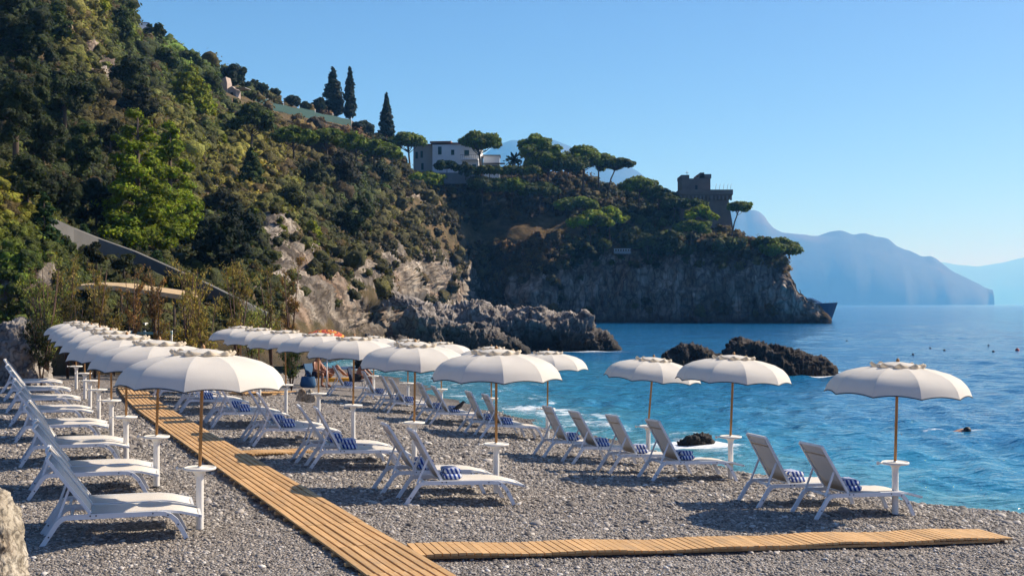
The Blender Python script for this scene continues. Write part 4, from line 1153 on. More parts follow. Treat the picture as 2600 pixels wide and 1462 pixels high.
def villa():
    Y = 244; px = Y / F
    base = P(1098, 446, Y); r = empty("villa", base, (0, 0, R(-6)))
    tag(r, "white two-storey villa with green shutters among the pines", "house")
    def Lx(x): return (x - 1098) * px
    def Lz(y): return (446 - y) * px
    w_ = MB(); w_.box((Lx(1157) , 3.5, (Lz(368) - 1.5) / 2 ), (Lx(1216), 7, Lz(368) + 1.5))
    obj("wall", w_.mesh("wall", M_WALLW), r)
    w_ = MB(); w_.box((-2.2, 5.2, (Lz(366) - 1.5) / 2 - .02), (4.36, 6.5, Lz(366) + 1.5))
    obj("side_wing", w_.mesh("side_wing", M_WALLG), r)  # shade of the villa's left face is put into the darker wall colour
    for (x0, x1, yt, d0, d1) in ((1092, 1146, 362, -.35, 7.3), (1146.3, 1221, 366, -.3, 7.2)):
        w_ = MB(); w_.box(((Lx(x0) + Lx(x1)) / 2, (d0 + d1) / 2, Lz(yt) + .05), (Lx(x1) - Lx(x0), d1 - d0, .32)); obj("roof", w_.mesh("roof", M_ROOF), r)
    w_ = MB(); w_.box((-2.4, 5.1, Lz(366) + .12), (4.4, 7.2, .25)); obj("roof", w_.mesh("roof", M_ROOF), r)
    for (x, y, ww, hh) in ((1117, 383, 9, 20), (1150, 388, 8, 13), (1186, 390, 12, 14), (1120, 425, 9, 16), (1205, 428, 10, 18)):
        w_ = MB(); w_.box((Lx(x), -.03, Lz(y)), (ww * px, .1, hh * px)); o = obj("window", w_.mesh("window", M_SHUT), r)
        w_ = MB(); w_.box((Lx(x), -.06, Lz(y + hh / 2 + 1)), (ww * px * 1.3, .16, .1)); obj("sill", w_.mesh("sill", M_WALLW), o)
        w_ = MB(); w_.box((Lx(x), -.085, Lz(y)), (.06, .02, hh * px * .95)); obj("shutter_gap", w_.mesh("shutter_gap", M_DARK), o)
    for (x, y) in ((1053, 391), (1066, 389), (1068, 420)):
        w_ = MB(); w_.box((Lx(x), 1.92, Lz(y)), (.5, .1, 1.4)); obj("window", w_.mesh("window", M_SHUT), r)
    w_ = MB(); w_.box((Lx(1195), -1.0, Lz(409)), (3.6, 2, .18)); o = obj("balcony", w_.mesh("balcony", M_WALLW), r)
    for i in range(10):
        w_ = MB(); w_.box((Lx(1195) - 1.7 + i * .38, -1.95, Lz(409) + .5), (.05, .05, .85)); obj("baluster", w_.mesh("baluster", M_METAL), o)
    w_ = MB(); w_.box((Lx(1195), -1.95, Lz(409) + .95), (3.6, .07, .07)); obj("handrail", w_.mesh("handrail", M_METAL), o)
    w_ = MB(); w_.box((Lx(1160), -2.6, -.9), (12, 1.0, 2.2)); obj("terrace_wall", w_.mesh("terrace_wall", M_CONC), r)
    r2 = empty("annexe", P(1248, 440, 247)); tag(r2, "low flat-roofed white annexe right of the villa", "house")
    w_ = MB(); w_.box((0, 2, 1.3), (3.4, 4, 4.6)); obj("wall", w_.mesh("wall", M_WALLW), r2)
    w_ = MB(); w_.box((0, 2, 3.72), (3.8, 4.4, .22)); obj("roof", w_.mesh("roof", M_CONC), r2)
    w_ = MB(); w_.box((.5, -.9, 1.9), (4.6, 1.7, .16)); obj("porch_roof", w_.mesh("porch_roof", M_CONC), r2)
    w_ = MB(); w_.box((.6, -.03, 1.0), (1.2, .1, 1.3)); obj("window", w_.mesh("window", M_GLASS), r2)
villa()

def small_buildings():
    Y = 205; r = empty("hut", P(358, 95, Y), (0, 0, R(25))); tag(r, "small white hut on the skyline at upper left", "hut")
    w_ = MB(); w_.box((0, 0, .6), (2.4, 2.4, 3.4)); obj("wall", w_.mesh("wall", M_WALLW), r)
    w_ = MB(); w_.box((0, 0, 2.35), (2.5, 2.5, .1)); obj("roof", w_.mesh("roof", M_CONC), r)
    Y = 190; r = empty("ruined_house", P(578, 252, Y), (0, 0, R(-15))); tag(r, "roofless pinkish stone ruin below the skyline", "ruin")
    st2 = simple("pink_stone", (.42, .33, .27), .95, .2, 1.5, .4)
    w_ = MB(); w_.prism([(-1.3, 0, -1), (-.1, 0, -1), (-.1, 0, 2.6), (-.35, 0, 3.6), (-1.0, 0, 3.3), (-1.3, 0, 2.5)], (0, 1.6, 0)); obj("wall", w_.mesh("wall", st2), r)
    w_ = MB(); w_.prism([(-.1, .3, -1), (1.3, .3, -1), (1.3, .3, 1.5), (.6, .3, 2.1), (-.1, .3, 1.8)], (0, 1.6, 0)); obj("wall", w_.mesh("wall", st2), r)
    w_ = MB(); w_.box((.6, .28, .6), (.45, .1, 1.0)); obj("window", w_.mesh("window", M_DARK), r)
    w_ = MB(); w_.box((2.2, 1, 1.7), (1.8, 2, .12)); obj("lean_to_roof", w_.mesh("lean_to_roof", M_CONC), r)
    # green net along the terrace
    r = empty("net_fence", P(745, 290, 226)); tag(r, "long green net strung on posts under the cypresses", "fence")
    pts = [(600, 262, 196), (640, 262, 206), (680, 268, 216), (720, 278, 222), (760, 288, 228), (800, 296, 234), (845, 304, 240), (892, 314, 245)]
    for i in range(len(pts) - 1):
        a, b = P(*pts[i]) - r.location, P(*pts[i + 1]) - r.location
        h = Vector((0, 0, .95 + .2 * math.sin(i * 2))); o_ = Vector((0, -.4, 0))
        w_ = MB(); m_ = (a + b) / 2 + Vector((0, 0, -.12))
        w_.add([a + o_ - Vector((0, 0, .6)), m_ + o_ - Vector((0, 0, .6)), b + o_ - Vector((0, 0, .6)), b + h, m_ + h, a + h], [(0, 1, 4, 5), (1, 2, 3, 4)])
        obj("net_panel", w_.mesh("net_panel", M_NETG), r)
    for p_ in pts:
        a = P(*p_) - r.location; w_ = MB(); w_.tube([a + Vector((0, .1, -.8)), a + Vector((0, .1, 1.35))], .05, 5); obj("post", w_.mesh("post", M_WALLW), r)
    # balustrade
    r = empty("balustrade", P(1580, 640, 223)); tag(r, "short white balustrade on the cliff edge", "balustrade"); r.scale = (.72, .72, .72)
    w_ = MB(); w_.box((0, 0, .85), (4.4, .35, .14)); obj("handrail", w_.mesh("handrail", M_WALLG), r)
    w_ = MB(); w_.box((0, 0, -.1), (4.4, .5, .7)); obj("plinth", w_.mesh("plinth", M_CONC), r)
    for i in range(7):
        w_ = MB(); w_.tube([(-2 + i * .66, 0, .24), (-2 + i * .66, 0, .5), (-2 + i * .66, 0, .78)], [.1, .15, .09], 8); obj("baluster", w_.mesh("baluster", M_WALLG), r)
small_buildings()

M_PATHW = simple("weathered_path_concrete", (0.13, 0.122, 0.11), 0.95, 0.4, 0.9, 0.5)
def path_wall():
    pts = [(130, 556, 66), (180, 578, 64), (250, 606, 60), (340, 638, 56), (430, 678, 54), (520, 718, 52), (600, 757, 48), (690, 800, 44)]
    pts = [(x, y, float(DEP(x, y + h)) - .7, h + 14) for (x, y, h) in pts]          # the wall's foot is bedded in the slope
    r = empty("path_wall", P(430, 732, float(DEP(430, 732)))); tag(r, "grey concrete wall of a path climbing left behind the tamarisks", "wall")
    for i in range(len(pts) - 1):
        a, b = pts[i], pts[i + 1]
        A = P(a[0], a[1], a[2]) - r.location; B = P(b[0], b[1], b[2]) - r.location
        A2 = P(a[0], a[1] + a[3], a[2]) - r.location; B2 = P(b[0], b[1] + b[3], b[2]) - r.location
        g = (B - A) * 0.004
        t = Vector((.08, .35, 0))
        w_ = MB(); V = [A2 + g, B2 - g, B - g, A + g]; w_.prism(V, t)
        obj("wall_section", w_.mesh("wall_section", M_PATHW), r)
path_wall()

def straw_roof():
    Y = 45; r = empty("thatched_canopy", (P(330, 900, Y).x, Y, gnd(P(330, 900, Y).x, Y))); tag(r, "long thin straw canopy roof on posts behind the tamarisks", "canopy")
    loc = r.location
    pts = [(178, 726), (230, 723), (300, 726), (345, 733), (400, 740), (470, 750)]
    V = []; Fc = []
    for (x, y) in pts:
        p_ = P(x, y, Y) - loc
        V += [p_, p_ + Vector((0, 1.8, .13)), p_ + Vector((0, 1.8, -.05)), p_ + Vector((0, 0, -.17))]
    for i in range(len(pts) - 1):
        a = i * 4; b = a + 4
        Fc += [(a, b, b + 1, a + 1), (a + 1, b + 1, b + 2, a + 2), (a + 2, b + 2, b + 3, a + 3), (a + 3, b + 3, b, a)]
    Fc += [(0, 1, 2, 3), (20, 23, 22, 21)]
    w_ = MB(); w_.add(V, Fc); obj("roof", w_.mesh("roof", M_STRAW), r)
    for x in (185, 260, 350, 440, 465):
        for dy in (.15, 2.2):
            p_ = P(x, 745, Y) - loc; w_ = MB(); w_.tube([(p_.x, dy, 0), (p_.x, dy, p_.z)], .05, 6); obj("post", w_.mesh("post", M_BARK), r)
    k = empty("beach_kiosk", (P(325, 880, 47).x, 47, 0.2)); tag(k, "small whitewashed kiosk with a yellow sign under the straw canopy", "kiosk")
    w_ = MB(); w_.box((0, .8, .6), (1.3, 1.4, 2.2)); obj("wall", w_.mesh("wall", M_WALLW), k)
    w_ = MB(); w_.box((.2, .06, 1.1), (.45, .06, .35)); obj("sign", w_.mesh("sign", simple("yellow_board", (.75, .6, .08))), k)
    w_ = MB(); w_.box((-.35, .06, 1.25), (.35, .06, .7)); obj("hatch", w_.mesh("hatch", M_DARK), k)
    f = empty("railing", (P(380, 880, 45).x, 44.4, 0.2)); tag(f, "turquoise railing with white posts before the kiosk", "railing")
    TQ = simple("turquoise_paint", (.18, .40, .42), .6)
    for i in range(5):
        w_ = MB(); w_.box((-1.0 + i * .5, 0, .75), (.07, .07, 1.4)); obj("post", w_.mesh("post", M_WALLW), f)
    for z in (.5, .95, 1.35):
        w_ = MB(); w_.box((0, -.06, z), (2.1, .03, .1)); obj("rail", w_.mesh("rail", TQ), f)
straw_roof()
# ================================================================== BOARDWALK
def wxy(s, t): return WREF[0] + s * WN[0] + t * WD[0], WREF[1] + s * WN[1] + t * WD[1]
def boardwalk():
    ox, oy = wxy(0, 0)
    r = empty("boardwalk", (0, 0, 0)); tag(r, "long timber boardwalk running diagonally up the beach", "boardwalk")
    bl, bw = 1.34, 0.098
    pm = MB().box((0, 0, 0), (bl - .008, bw - .02, .024)).mesh("plank", M_WOOD)
    bev = bmesh.new(); bev.from_mesh(pm); bmesh.ops.bevel(bev, geom=list(bev.edges), offset=.004, segments=1, affect='EDGES'); bev.to_mesh(pm); bev.free()
    bat = MB().box((0, 0, 0), (.07, .82, .03)).mesh("batten", M_WOOD)
    t = -4.2; s = 0.0; ang0 = math.atan2(WD[1], WD[0])
    rd = random.Random(3)
    for i in range(24):
        bend = 0.0 if t < 16 else (t - 16) * 0.006
        x0, y0 = wxy(s, t); 
        t2 = t + bl; s2 = s + bl * bend
        x1, y1 = wxy(s2, t2)
        z0, z1 = gnd(x0, y0), gnd(x1, y1)
        a = math.atan2(y1 - y0, x1 - x0); tl = math.atan2(z1 - z0, bl) + rd.uniform(-.004, .004)
        M = Matrix.Translation(((x0 + x1) / 2, (y0 + y1) / 2, (z0 + z1) / 2 + .075)) @ Matrix.Rotation(a + rd.uniform(-.004, .004), 4, 'Z') @ Matrix.Rotation(-tl, 4, 'Y')
        for k in range(8):
            o = obj("plank", pm, r)
            o.matrix_world = M @ Matrix.Translation((rd.uniform(-.004, .004), (k - 3.5) * bw, rd.uniform(-.003, .003)))
        for q in (-.5, 0, .5):
            o = obj("batten", bat, r); o.matrix_world = M @ Matrix.Translation((q, 0, -.0285))
        t, s = t2, s2
boardwalk()

def side_walk(label, p0, p1, width, n, lift=.06, sag=0.0, ends=None):
    """Short walkway of slats laid across its length, from ground point p0 to p1."""
    r = empty("slat_walkway", (0, 0, 0)); tag(r, label, "walkway")
    p0 = Vector((*p0, 0)); p1 = Vector((*p1, 0)); d = (p1 - p0); Lg = d.length; d.normalize()
    nrm = Vector((-d.y, d.x, 0))
    sl = MB().box((0, 0, 0), (Lg / n - .012, width, .026)).mesh("slat", M_WOOD)
    rd = random.Random(n)
    a = math.atan2(d.y, d.x)
    for i in range(n):
        q = p0 + d * (Lg * (i + .5) / n)
        off = (.05 if i / n > .52 else 0)
        q = q + nrm * off
        z = max(gnd(q.x, q.y), gnd(*(q + nrm * width * .45).xy), gnd(*(q - nrm * width * .45).xy)) + lift + .01 * math.sin(i * .35)
        o = obj("slat", sl, r, (q.x, q.y, z), (rd.uniform(-.008, .008), math.atan2(gnd(*(q - d * .3).xy) - gnd(*(q + d * .3).xy), .6), a + rd.uniform(-.006, .006)))
    for sgn in (-1, 1):
        w_ = MB(); pts = []
        for i in range(0, n + 1, 6):
            q = p0 + d * (Lg * i / n) + nrm * sgn * width * .36
            pts.append((q.x, q.y, gnd(q.x, q.y) + lift - .034))
        w_.tube(pts, .02, 4, smooth=False); obj("runner", w_.mesh("runner", M_WOOD), r)
def gxy(x, y, it=12):
    """Ground point seen at a photograph pixel."""
    g = 0.0
    for _ in range(it):
        Y = (CH - g) * F / (y - HY); X = (x - CX) * Y / F; g = gnd(X, Y)
    return X, Y
side_walk("foremost slatted walkway branching right to the sea", gxy(1046, 1412), gxy(2535, 1369), .62, 86, .065)
side_walk("short slatted walkway branching right beside the second middle umbrella", gxy(622, 1157), gxy(782, 1150), .55, 19, .05)
side_walk("farthest slatted walkway branching right near the pale stones", gxy(600, 1003), gxy(735, 999), .6, 22, .05)

# ================================================================== LOUNGERS
def flat_bar(pts, w_, h_):
    """Bar of rectangular section following points in the x-z plane."""
    b = MB(); pts = [Vector(p) for p in pts]; V = []; Fc = []
    for i, p in enumerate(pts):
        d = (pts[min(i + 1, len(pts) - 1)] - pts[max(i - 1, 0)]).normalized()
        n = Vector((-d.z, 0, d.x))
        for sy, sn in ((-1, -1), (1, -1), (1, 1), (-1, 1)):
            V.append(p + Vector((0, sy * w_ / 2, 0)) + n * sn * h_ / 2)
    for i in range(len(pts) - 1):
        a = i * 4
        for k in range(4): Fc.append((a + k, a + (k + 1) % 4, a + 4 + (k + 1) % 4, a + 4 + k))
    e = (len(pts) - 1) * 4
    Fc += [(3, 2, 1, 0), (e, e + 1, e + 2, e + 3)]
    b.add(V, Fc); return b

def sheet(pts, y0, y1, th=.008, sag=.012, nx=1, ny=7):
    V = []; Fc = []
    for (x, z) in pts:
        for k in range(ny):
            f = k / (ny - 1)
            V.append((x, y0 + (y1 - y0) * f, z - sag * 4 * f * (1 - f)))
    m = len(V)
    V += [(x, y, z - th) for x, y, z in V]
    for i in range(len(pts) - 1):
        for k in range(ny - 1):
            a = i * ny + k
            Fc.append((a, a + ny, a + ny + 1, a + 1)); Fc.append((m + a, m + a + 1, m + a + ny + 1, m + a + ny))
    for i in range(len(pts) - 1):
        a = i * ny; b = a + ny - 1
        Fc.append((a, m + a, m + a + ny, a + ny)); Fc.append((b, b + ny, m + b + ny, m + b))
    e = (len(pts) - 1) * ny
    for k in range(ny - 1):
        Fc.append((k, k + 1, m + k + 1, m + k)); Fc.append((e + k, m + e + k, m + e + k + 1, e + k + 1))
    b = MB(); b.add(V, Fc, True); return b

HW = .31
def lounger_parts(ang):
    P_ = []
    rear = [(0, 0, 0), (.10, 0, .155), (.17, 0, .265), (.215, 0, .305), (.255, 0, .318)]
    rail = [(.255, 0, .318), (.7, 0, .322), (1.19, 0, .328)]
    front = [(1.19, 0, .328), (1.27, 0, .322), (1.34, 0, .295), (1.40, 0, .24), (1.47, 0, .12), (1.53, 0, 0)]
    foot = [(1.19, 0, .34), (1.3, 0, .343), (1.45, 0, .325), (1.66, 0, .275)]
    m_rear = flat_bar(rear, .032, .05).mesh("leg", M_WHITE); m_front = flat_bar(front, .032, .05).mesh("leg", M_WHITE)
    m_rail = flat_bar(rail, .034, .052).mesh("side_rail", M_WHITE); m_foot = flat_bar(foot, .024, .028).mesh("foot_rail", M_WHITE)
    for s in (-1, 1):
        P_ += [("leg", m_rear, (0, s * HW, 0)), ("leg", m_front, (0, s * HW, 0)), ("side_rail", m_rail, (0, s * HW, 0)), ("foot_rail", m_foot, (0, s * (HW - .032), 0))]
    cb = MB()
    for x, z in ((.30, .30), (1.17, .30)): cb.box((x, 0, z), (.03, HW * 2 - .04, .03))
    cb.box((1.66, 0, .272), (.03, HW * 2 - .04, .026))
    P_.append(("crossbar", cb.mesh("crossbar", M_WHITE), (0, 0, 0)))
    P_.append(("seat", sheet([(.50, .353), (.8, .35), (1.19, .356), (1.32, .356), (1.46, .336), (1.655, .287)], -HW + .03, HW - .03).mesh("seat", M_SLING), (0, 0, 0)))
    hx, hz = .50, .352
    dx, dz = -math.cos(ang), math.sin(ang); L = .75
    top = (hx + dx * L, hz + dz * L)
    bf = MB()
    for s in (-1, 1):
        bb = flat_bar([(hx, 0, hz), (hx + dx * L, 0, hz + dz * L)], .026, .034)
        bf.add([(p[0], p[1] + s * (HW - .024), p[2]) for p in bb.v], bb.f)
    bf.box((top[0], 0, top[1]), (.03, HW * 2 - .08, .03))
    P_.append(("back_frame", bf.mesh("back_frame", M_WHITE), (0, 0, 0)))
    nx, nz = math.sin(ang), math.cos(ang)
    pts = [(hx + dx * L * f + nx * .004, hz + dz * L * f + nz * .004) for f in (.03, .3, .6, .985)]
    P_.append(("backrest", sheet(pts, -HW + .036, HW - .036, .008, .010).mesh("backrest", M_SLING), (0, 0, 0)))
    pts = [(hx + dx * L * f - nx * .012, hz + dz * L * f - nz * .012) for f in (.80, .86)]
    P_.append(("seam_band", sheet(pts, -HW + .036, HW - .036, .004, .0).mesh("seam_band", M_BAND), (0, 0, 0)))
    a = (hx + dx * L * .46 - nx * .02, hz + dz * L * .46 - nz * .02)
    stt = flat_bar([(a[0], 0, a[1]), (.17, 0, .30)], .018, .026).mesh("back_strut", M_WHITE)
    for s in (-1, 1): P_.append(("back_strut", stt, (0, s * (HW - .05), 0)))
    bolt = MB()
    for s in (-1, 1):
        for (x, z) in ((.5, .33), (.56, .33), (1.15, .33), (1.31, .305), (1.42, .2), (.08, .12)):
            bolt.tube([(x, s * (HW + .015), z), (x, s * (HW + .022), z)], .009, 6)
    P_.append(("bolt", bolt.mesh("bolt", M_DARK), (0, 0, 0)))
    return P_
LP = {k: lounger_parts(R(k)) for k in (53, 56, 59)}
ORD = ["first", "second", "third", "fourth", "fifth", "sixth", "seventh", "eighth", "ninth", "tenth", "eleventh", "twelfth", "thirteenth", "fourteenth", "fifteenth", "sixteenth", "seventeenth"]
def towel_mesh(seed):
    rd = random.Random(seed); b = MB()
    n = 18
    for lay in range(2):
        V = []; Fc = []; wdt = .36 - lay * .04; ny = 7
        for j in range(ny):
            y = (j / (ny - 1) - .5) * wdt
            for i in range(n):
                a = 2 * math.pi * i / n
                c, s = math.cos(a), math.sin(a)
                x = .15 * (abs(c) ** .5) * (1 if c > 0 else -1) * (1 - lay * .12) - lay * .01
                z = .046 * (abs(s) ** .6) * (1 if s > 0 else -1) + .05 + lay * .09 + .006 * math.sin(x * 40 + seed)
                V.append((x + rd.uniform(-.003, .003), y + rd.uniform(-.003, .003), z))
        for j in range(ny - 1):
            for i in range(n):
                a = j * n + i; c_ = j * n + (i + 1) % n
                Fc.append((a, c_, c_ + n, a + n))
        Fc.append(tuple(range(n))); Fc.append(tuple((ny - 1) * n + k for k in reversed(range(n))))
        b.add(V, Fc, True)
    return b.mesh("towel", M_TOWEL)
TW = [towel_mesh(k) for k in range(4)]

def lounger(X, Y, head, label, grp, var=56, towel=None):
    """X, Y: where the rear foot on the camera's side stands; head: heading of the foot end."""
    c, s = math.cos(head), math.sin(head)
    ox, oy = X - s * HW, Y + c * HW
    z0 = gnd(ox, oy); fx, fy = ox + c * 1.53, oy + s * 1.53; z1 = gnd(fx, fy)
    zl = gnd(ox + .76 * c - s * HW, oy + .76 * s + c * HW); zr = gnd(ox + .76 * c + s * HW, oy + .76 * s - c * HW)
    r = empty("sun_lounger", (ox, oy, z0 - .012)); r.rotation_euler = (math.atan2(zl - zr, 2 * HW), -math.atan2(z1 - z0, 1.53), head)
    tag(r, label, "sun lounger", grp)
    for nm, me, loc in LP[var]: obj(nm, me, r, loc)
    if towel:
        rd = random.Random(hash(label) % 9999 if False else len(label) * 31 + int(X * 100))
        M = Matrix.Translation(r.location) @ r.rotation_euler.to_matrix().to_4x4()
        p_ = M @ Vector((.68 + rd.uniform(-.02, .03), rd.uniform(-.06, .02), .349))
        o = obj("towel", TW[rd.randrange(4)], None, p_, (r.rotation_euler.x, r.rotation_euler.y, head + rd.uniform(-.25, .25)), (.84, .84, .84))
        tag(o, towel, "towel", "folded towels on the loungers")
    return r

H0 = R(16.5)
k = 0
for i in range(8):
    bx, by = -5.06 - 1.42 * i, 12.68 + 3.14 * i
    for j in range(2):
        lab = f"{ORD[k]} white lounger from the camera in the row left of the boardwalk"
        lounger(bx - .27 * j, by + .68 * j, H0 + R(1.5) + R(random.uniform(-1.2, 1.2)), lab, "loungers left of the boardwalk", random.choice((53, 56))); k += 1
k = 0
ML = [(-1.44, 15.8), (-1.86, 16.75)] + [q for i in range(1, 7) for q in ((-3.28 - 1.62 * (i - 1), 19.05 + 3.3 * (i - 1)), (-3.66 - 1.62 * (i - 1), 19.95 + 3.3 * (i - 1)))]
for (x, y) in ML:
    lab = f"{ORD[k]} white lounger from the camera in the middle row"
    tw = f"blue striped towel on the {ORD[k]} lounger of the middle row" if k < 10 else None
    lounger(x, y, H0 + R(random.uniform(-1.5, 1.5)), lab, "loungers of the middle row", random.choice((53, 56, 59)), tw); k += 1
k = 0
RL = [(4.05, 15.76), (3.44, 16.57), (2.28, 19.3), (1.69, 20.5), (1.13, 22.1), (.62, 23.4), (-.73, 27.0), (-1.15, 27.9), (-2.1, 30.0), (-2.55, 30.9), (-3.5, 33.0), (-3.9, 33.9), (-4.75, 36.6), (-6.2, 40.0)]
for (x, y) in RL:
    lab = f"{ORD[k]} white lounger from the camera in the row nearest the water"
    lounger(x, y, H0 + R(random.uniform(-1.5, 1.5)), lab, "loungers nearest the water", random.choice((56, 59)), f"blue striped towel on the {ORD[k]} lounger of the waterside row"); k += 1

# ================================================================== UMBRELLAS
RC = .97; ZE = 1.67; NG = 10
PROF = [(.0, .385), (.2, .38), (.36, .368), (.5, .348), (.7, .298), (.84, .232), (.915, .165), (.962, .095), (1.0, 0.0)]
def canopy_z(f): return float(np.interp(f, [a for a, _ in PROF], [b for _, b in PROF]))
def gore():
    V = []; Fc = []; nu = 8
    fr = [.0, .12, .25, .36, .5, .6, .7, .78, .84, .885, .925, .962, .985, 1.0]
    ha = math.pi / NG
    for f in fr:
        for u in range(nu + 1):
            w_ = u / nu * 2 - 1
            a = ha * w_
            chord = math.cos(ha) / math.cos(a)
            rad = RC * f * (.08 + .92 * chord)
            dz = -.018 * math.sin(math.pi * min(1, f)) * (1 - w_ * w_) * .3
            lift = .035 * (1 - w_ * w_) * max(0, (f - .8) / .2) ** 2
            V.append((rad * math.cos(a), rad * math.sin(a), ZE + canopy_z(f) + dz + lift))
    m = nu + 1
    for i in range(len(fr) - 1):
        for u in range(nu):
            a = i * m + u
            Fc.append((a, a + m, a + m + 1, a + 1))
    b = MB(); b.add(V, Fc, True); return b.mesh("canopy_panel", M_CLOTH)
def umbrella_parts():
    P_ = []
    g = gore()
    for i in range(NG): P_.append(("canopy_panel", g, (0, 0, 0), 2 * math.pi * i / NG))
    rib = MB().tube([(.03, 0, 2.0), (RC * .38, 0, ZE + canopy_z(.38) - .016), (RC * .7, 0, ZE + canopy_z(.7) - .018), (RC * .91, 0, ZE + canopy_z(.91) - .016), (RC * .99, 0, ZE - .004)], .006, 5).mesh("rib", M_METAL)
    for i in range(NG): P_.append(("rib", rib, (0, 0, 0), 2 * math.pi * (i + .5) / NG))
    # dark edge binding
    pts = []
    ha = math.pi / NG
    for i in range(NG):
        for u in range(8):
            w_ = u / 8 * 2 - 1; a = ha * w_
            rad = RC * 1.002 * (.08 + .92 * math.cos(ha) / math.cos(a)); A = 2 * math.pi * i / NG + a
            pts.append((rad * math.cos(A), rad * math.sin(A), ZE - .006 + .035 * (1 - w_ * w_)))
    pts.append(pts[0]); pts.append(pts[1])
    P_.append(("edge_binding", MB().tube(pts, .008, 5, False).mesh("edge_binding", M_PIPING), (0, 0, 0), 0))
    # scalloped frill of the vent
    V = []; Fc = []; n = 120
    for k in range(n):
        a = 2 * math.pi * k / n
        wv = math.cos(a * NG); w2 = math.cos(a * NG * 2 + 1)
        zb = ZE + canopy_z(.37) + .004
        V += [((.345 + .012 * wv) * math.cos(a), (.345 + .012 * wv) * math.sin(a), zb),
              ((.352 + .03 * wv) * math.cos(a), (.352 + .03 * wv) * math.sin(a), zb + .026 + .008 * wv),
              ((.335 + .028 * wv) * math.cos(a), (.335 + .028 * wv) * math.sin(a), zb + .040 + .014 * wv + .007 * w2)]
    for k in range(n):
        a = k * 3; b_ = ((k + 1) % n) * 3
        Fc += [(a, b_, b_ + 1, a + 1), (a + 1, b_ + 1, b_ + 2, a + 2)]
    P_.append(("vent_frill", MB().add(V, Fc, True).mesh("vent_frill", M_RUFFLE), (0, 0, 0), .1))
    cap = MB().lathe([(.345, 0), (.25, .035), (.12, .055), (.03, .065), (.001, .066)], 30, (0, 0, ZE + canopy_z(.3) + .004))
    P_.append(("vent_cap", cap.mesh("vent_cap", M_CLOTH), (0, 0, 0), 0))
    P_.append(("finial", MB().lathe([(.022, 0), (.026, .03), (.012, .05), (.001, .06)], 10, (0, 0, ZE + .435)).mesh("finial", M_POLE), (0, 0, 0), 0))
    P_.append(("pole", MB().tube([(0, 0, .70), (0, 0, 2.08)], .0195, 10).mesh("pole", M_POLE), (0, 0, 0), 0))
    P_.append(("stand_post", MB().lathe([(.044, -.1), (.044, .62), (.052, .66), (.085, .70)], 16).mesh("stand_post", M_PLASTIC), (0, 0, 0), 0))
    P_.append(("foot_ring", MB().lathe([(.046, -.02), (.05, -.02), (.05, .022), (.046, .022)], 16).mesh("foot_ring", M_DARK), (0, 0, 0), 0))
    P_.append(("table_top", MB().lathe([(.001, .700), (.15, .702), (.178, .708), (.187, .722), (.185, .736), (.172, .741), (.165, .734), (.025, .734), (.025, .75), (.0195, .75)], 32).mesh("table_top", M_PLASTIC), (0, 0, 0), 0))
    P_.append(("clamp_knob", MB().tube([(-.18, -.03, .725), (-.25, -.045, .725)], [.012, .012], 8).tube([(-.24, -.045, .725), (-.262, -.05, .725)], .024, 10).mesh("clamp_knob", M_PLASTIC), (0, 0, 0), 0))
    return P_
UP = umbrella_parts()
TILTED = {"canopy_panel", "rib", "edge_binding", "vent_frill", "vent_cap", "finial", "pole"}
def umbrella(X, Y, label, grp, yaw=0.0, lean=(0, 0), sink=0.0):
    r = empty("beach_umbrella", (X, Y, gnd(X, Y) - sink)); tag(r, label, "beach umbrella", grp)
    piv = Matrix.Translation((0, 0, .72)); T = piv @ Matrix.Rotation(lean[0], 4, 'Y') @ Matrix.Rotation(lean[1], 4, 'X') @ piv.inverted()
    for nm, me, loc, rz in UP:
        o = obj(nm, me, r)
        M = Matrix.Rotation(rz + (yaw if nm in TILTED else 0), 4, 'Z')
        o.matrix_local = (T @ M) if nm in TILTED else M
k = 0
for i, (x, y) in enumerate([(-3.62, 13.7), (-5.1, 16.95), (-6.5, 19.9), (-7.9, 23.3), (-9.2, 26.3), (-10.5, 29.4), (-11.75, 32.5), (-13.35, 36.2)]):
    umbrella(x, y, f"{ORD[i]} cream umbrella from the camera in the row left of the boardwalk", "umbrellas left of the boardwalk", .06 + .05 * i, (R(random.uniform(-1.5, 1.8)), R(random.uniform(-1.5, 1.5))))
for i, (x, y) in enumerate([(-.23, 17.2), (-1.68, 20.3), (-3.2, 23.8), (-4.42, 27.0), (-5.72, 29.9), (-7.05, 33.0), (-8.3, 36.2)]):
    umbrella(x, y, f"{ORD[i]} cream umbrella from the camera in the middle row", "umbrellas of the middle row", .12 + .06 * i, (R(random.uniform(-1.5, 2)), R(random.uniform(-1.8, 1.8))))
LN = [(R(1.5), 0), (R(2.2), 0), (R(4.5), R(1)), (R(.5), 0), (0, 0), (R(-1), 0), (0, 0), (0, 0)]
for i, (x, y) in enumerate([(5.27, 16.25), (3.70, 20.0), (2.72, 23.6), (.85, 28.3), (-.55, 31.5), (-2.06, 34.5), (-3.26, 37.0), (-4.8, 41.0)]):
    umbrella(x, y, f"{ORD[i]} cream umbrella from the camera in the row nearest the water", "umbrellas nearest the water", .05 * i, LN[i])

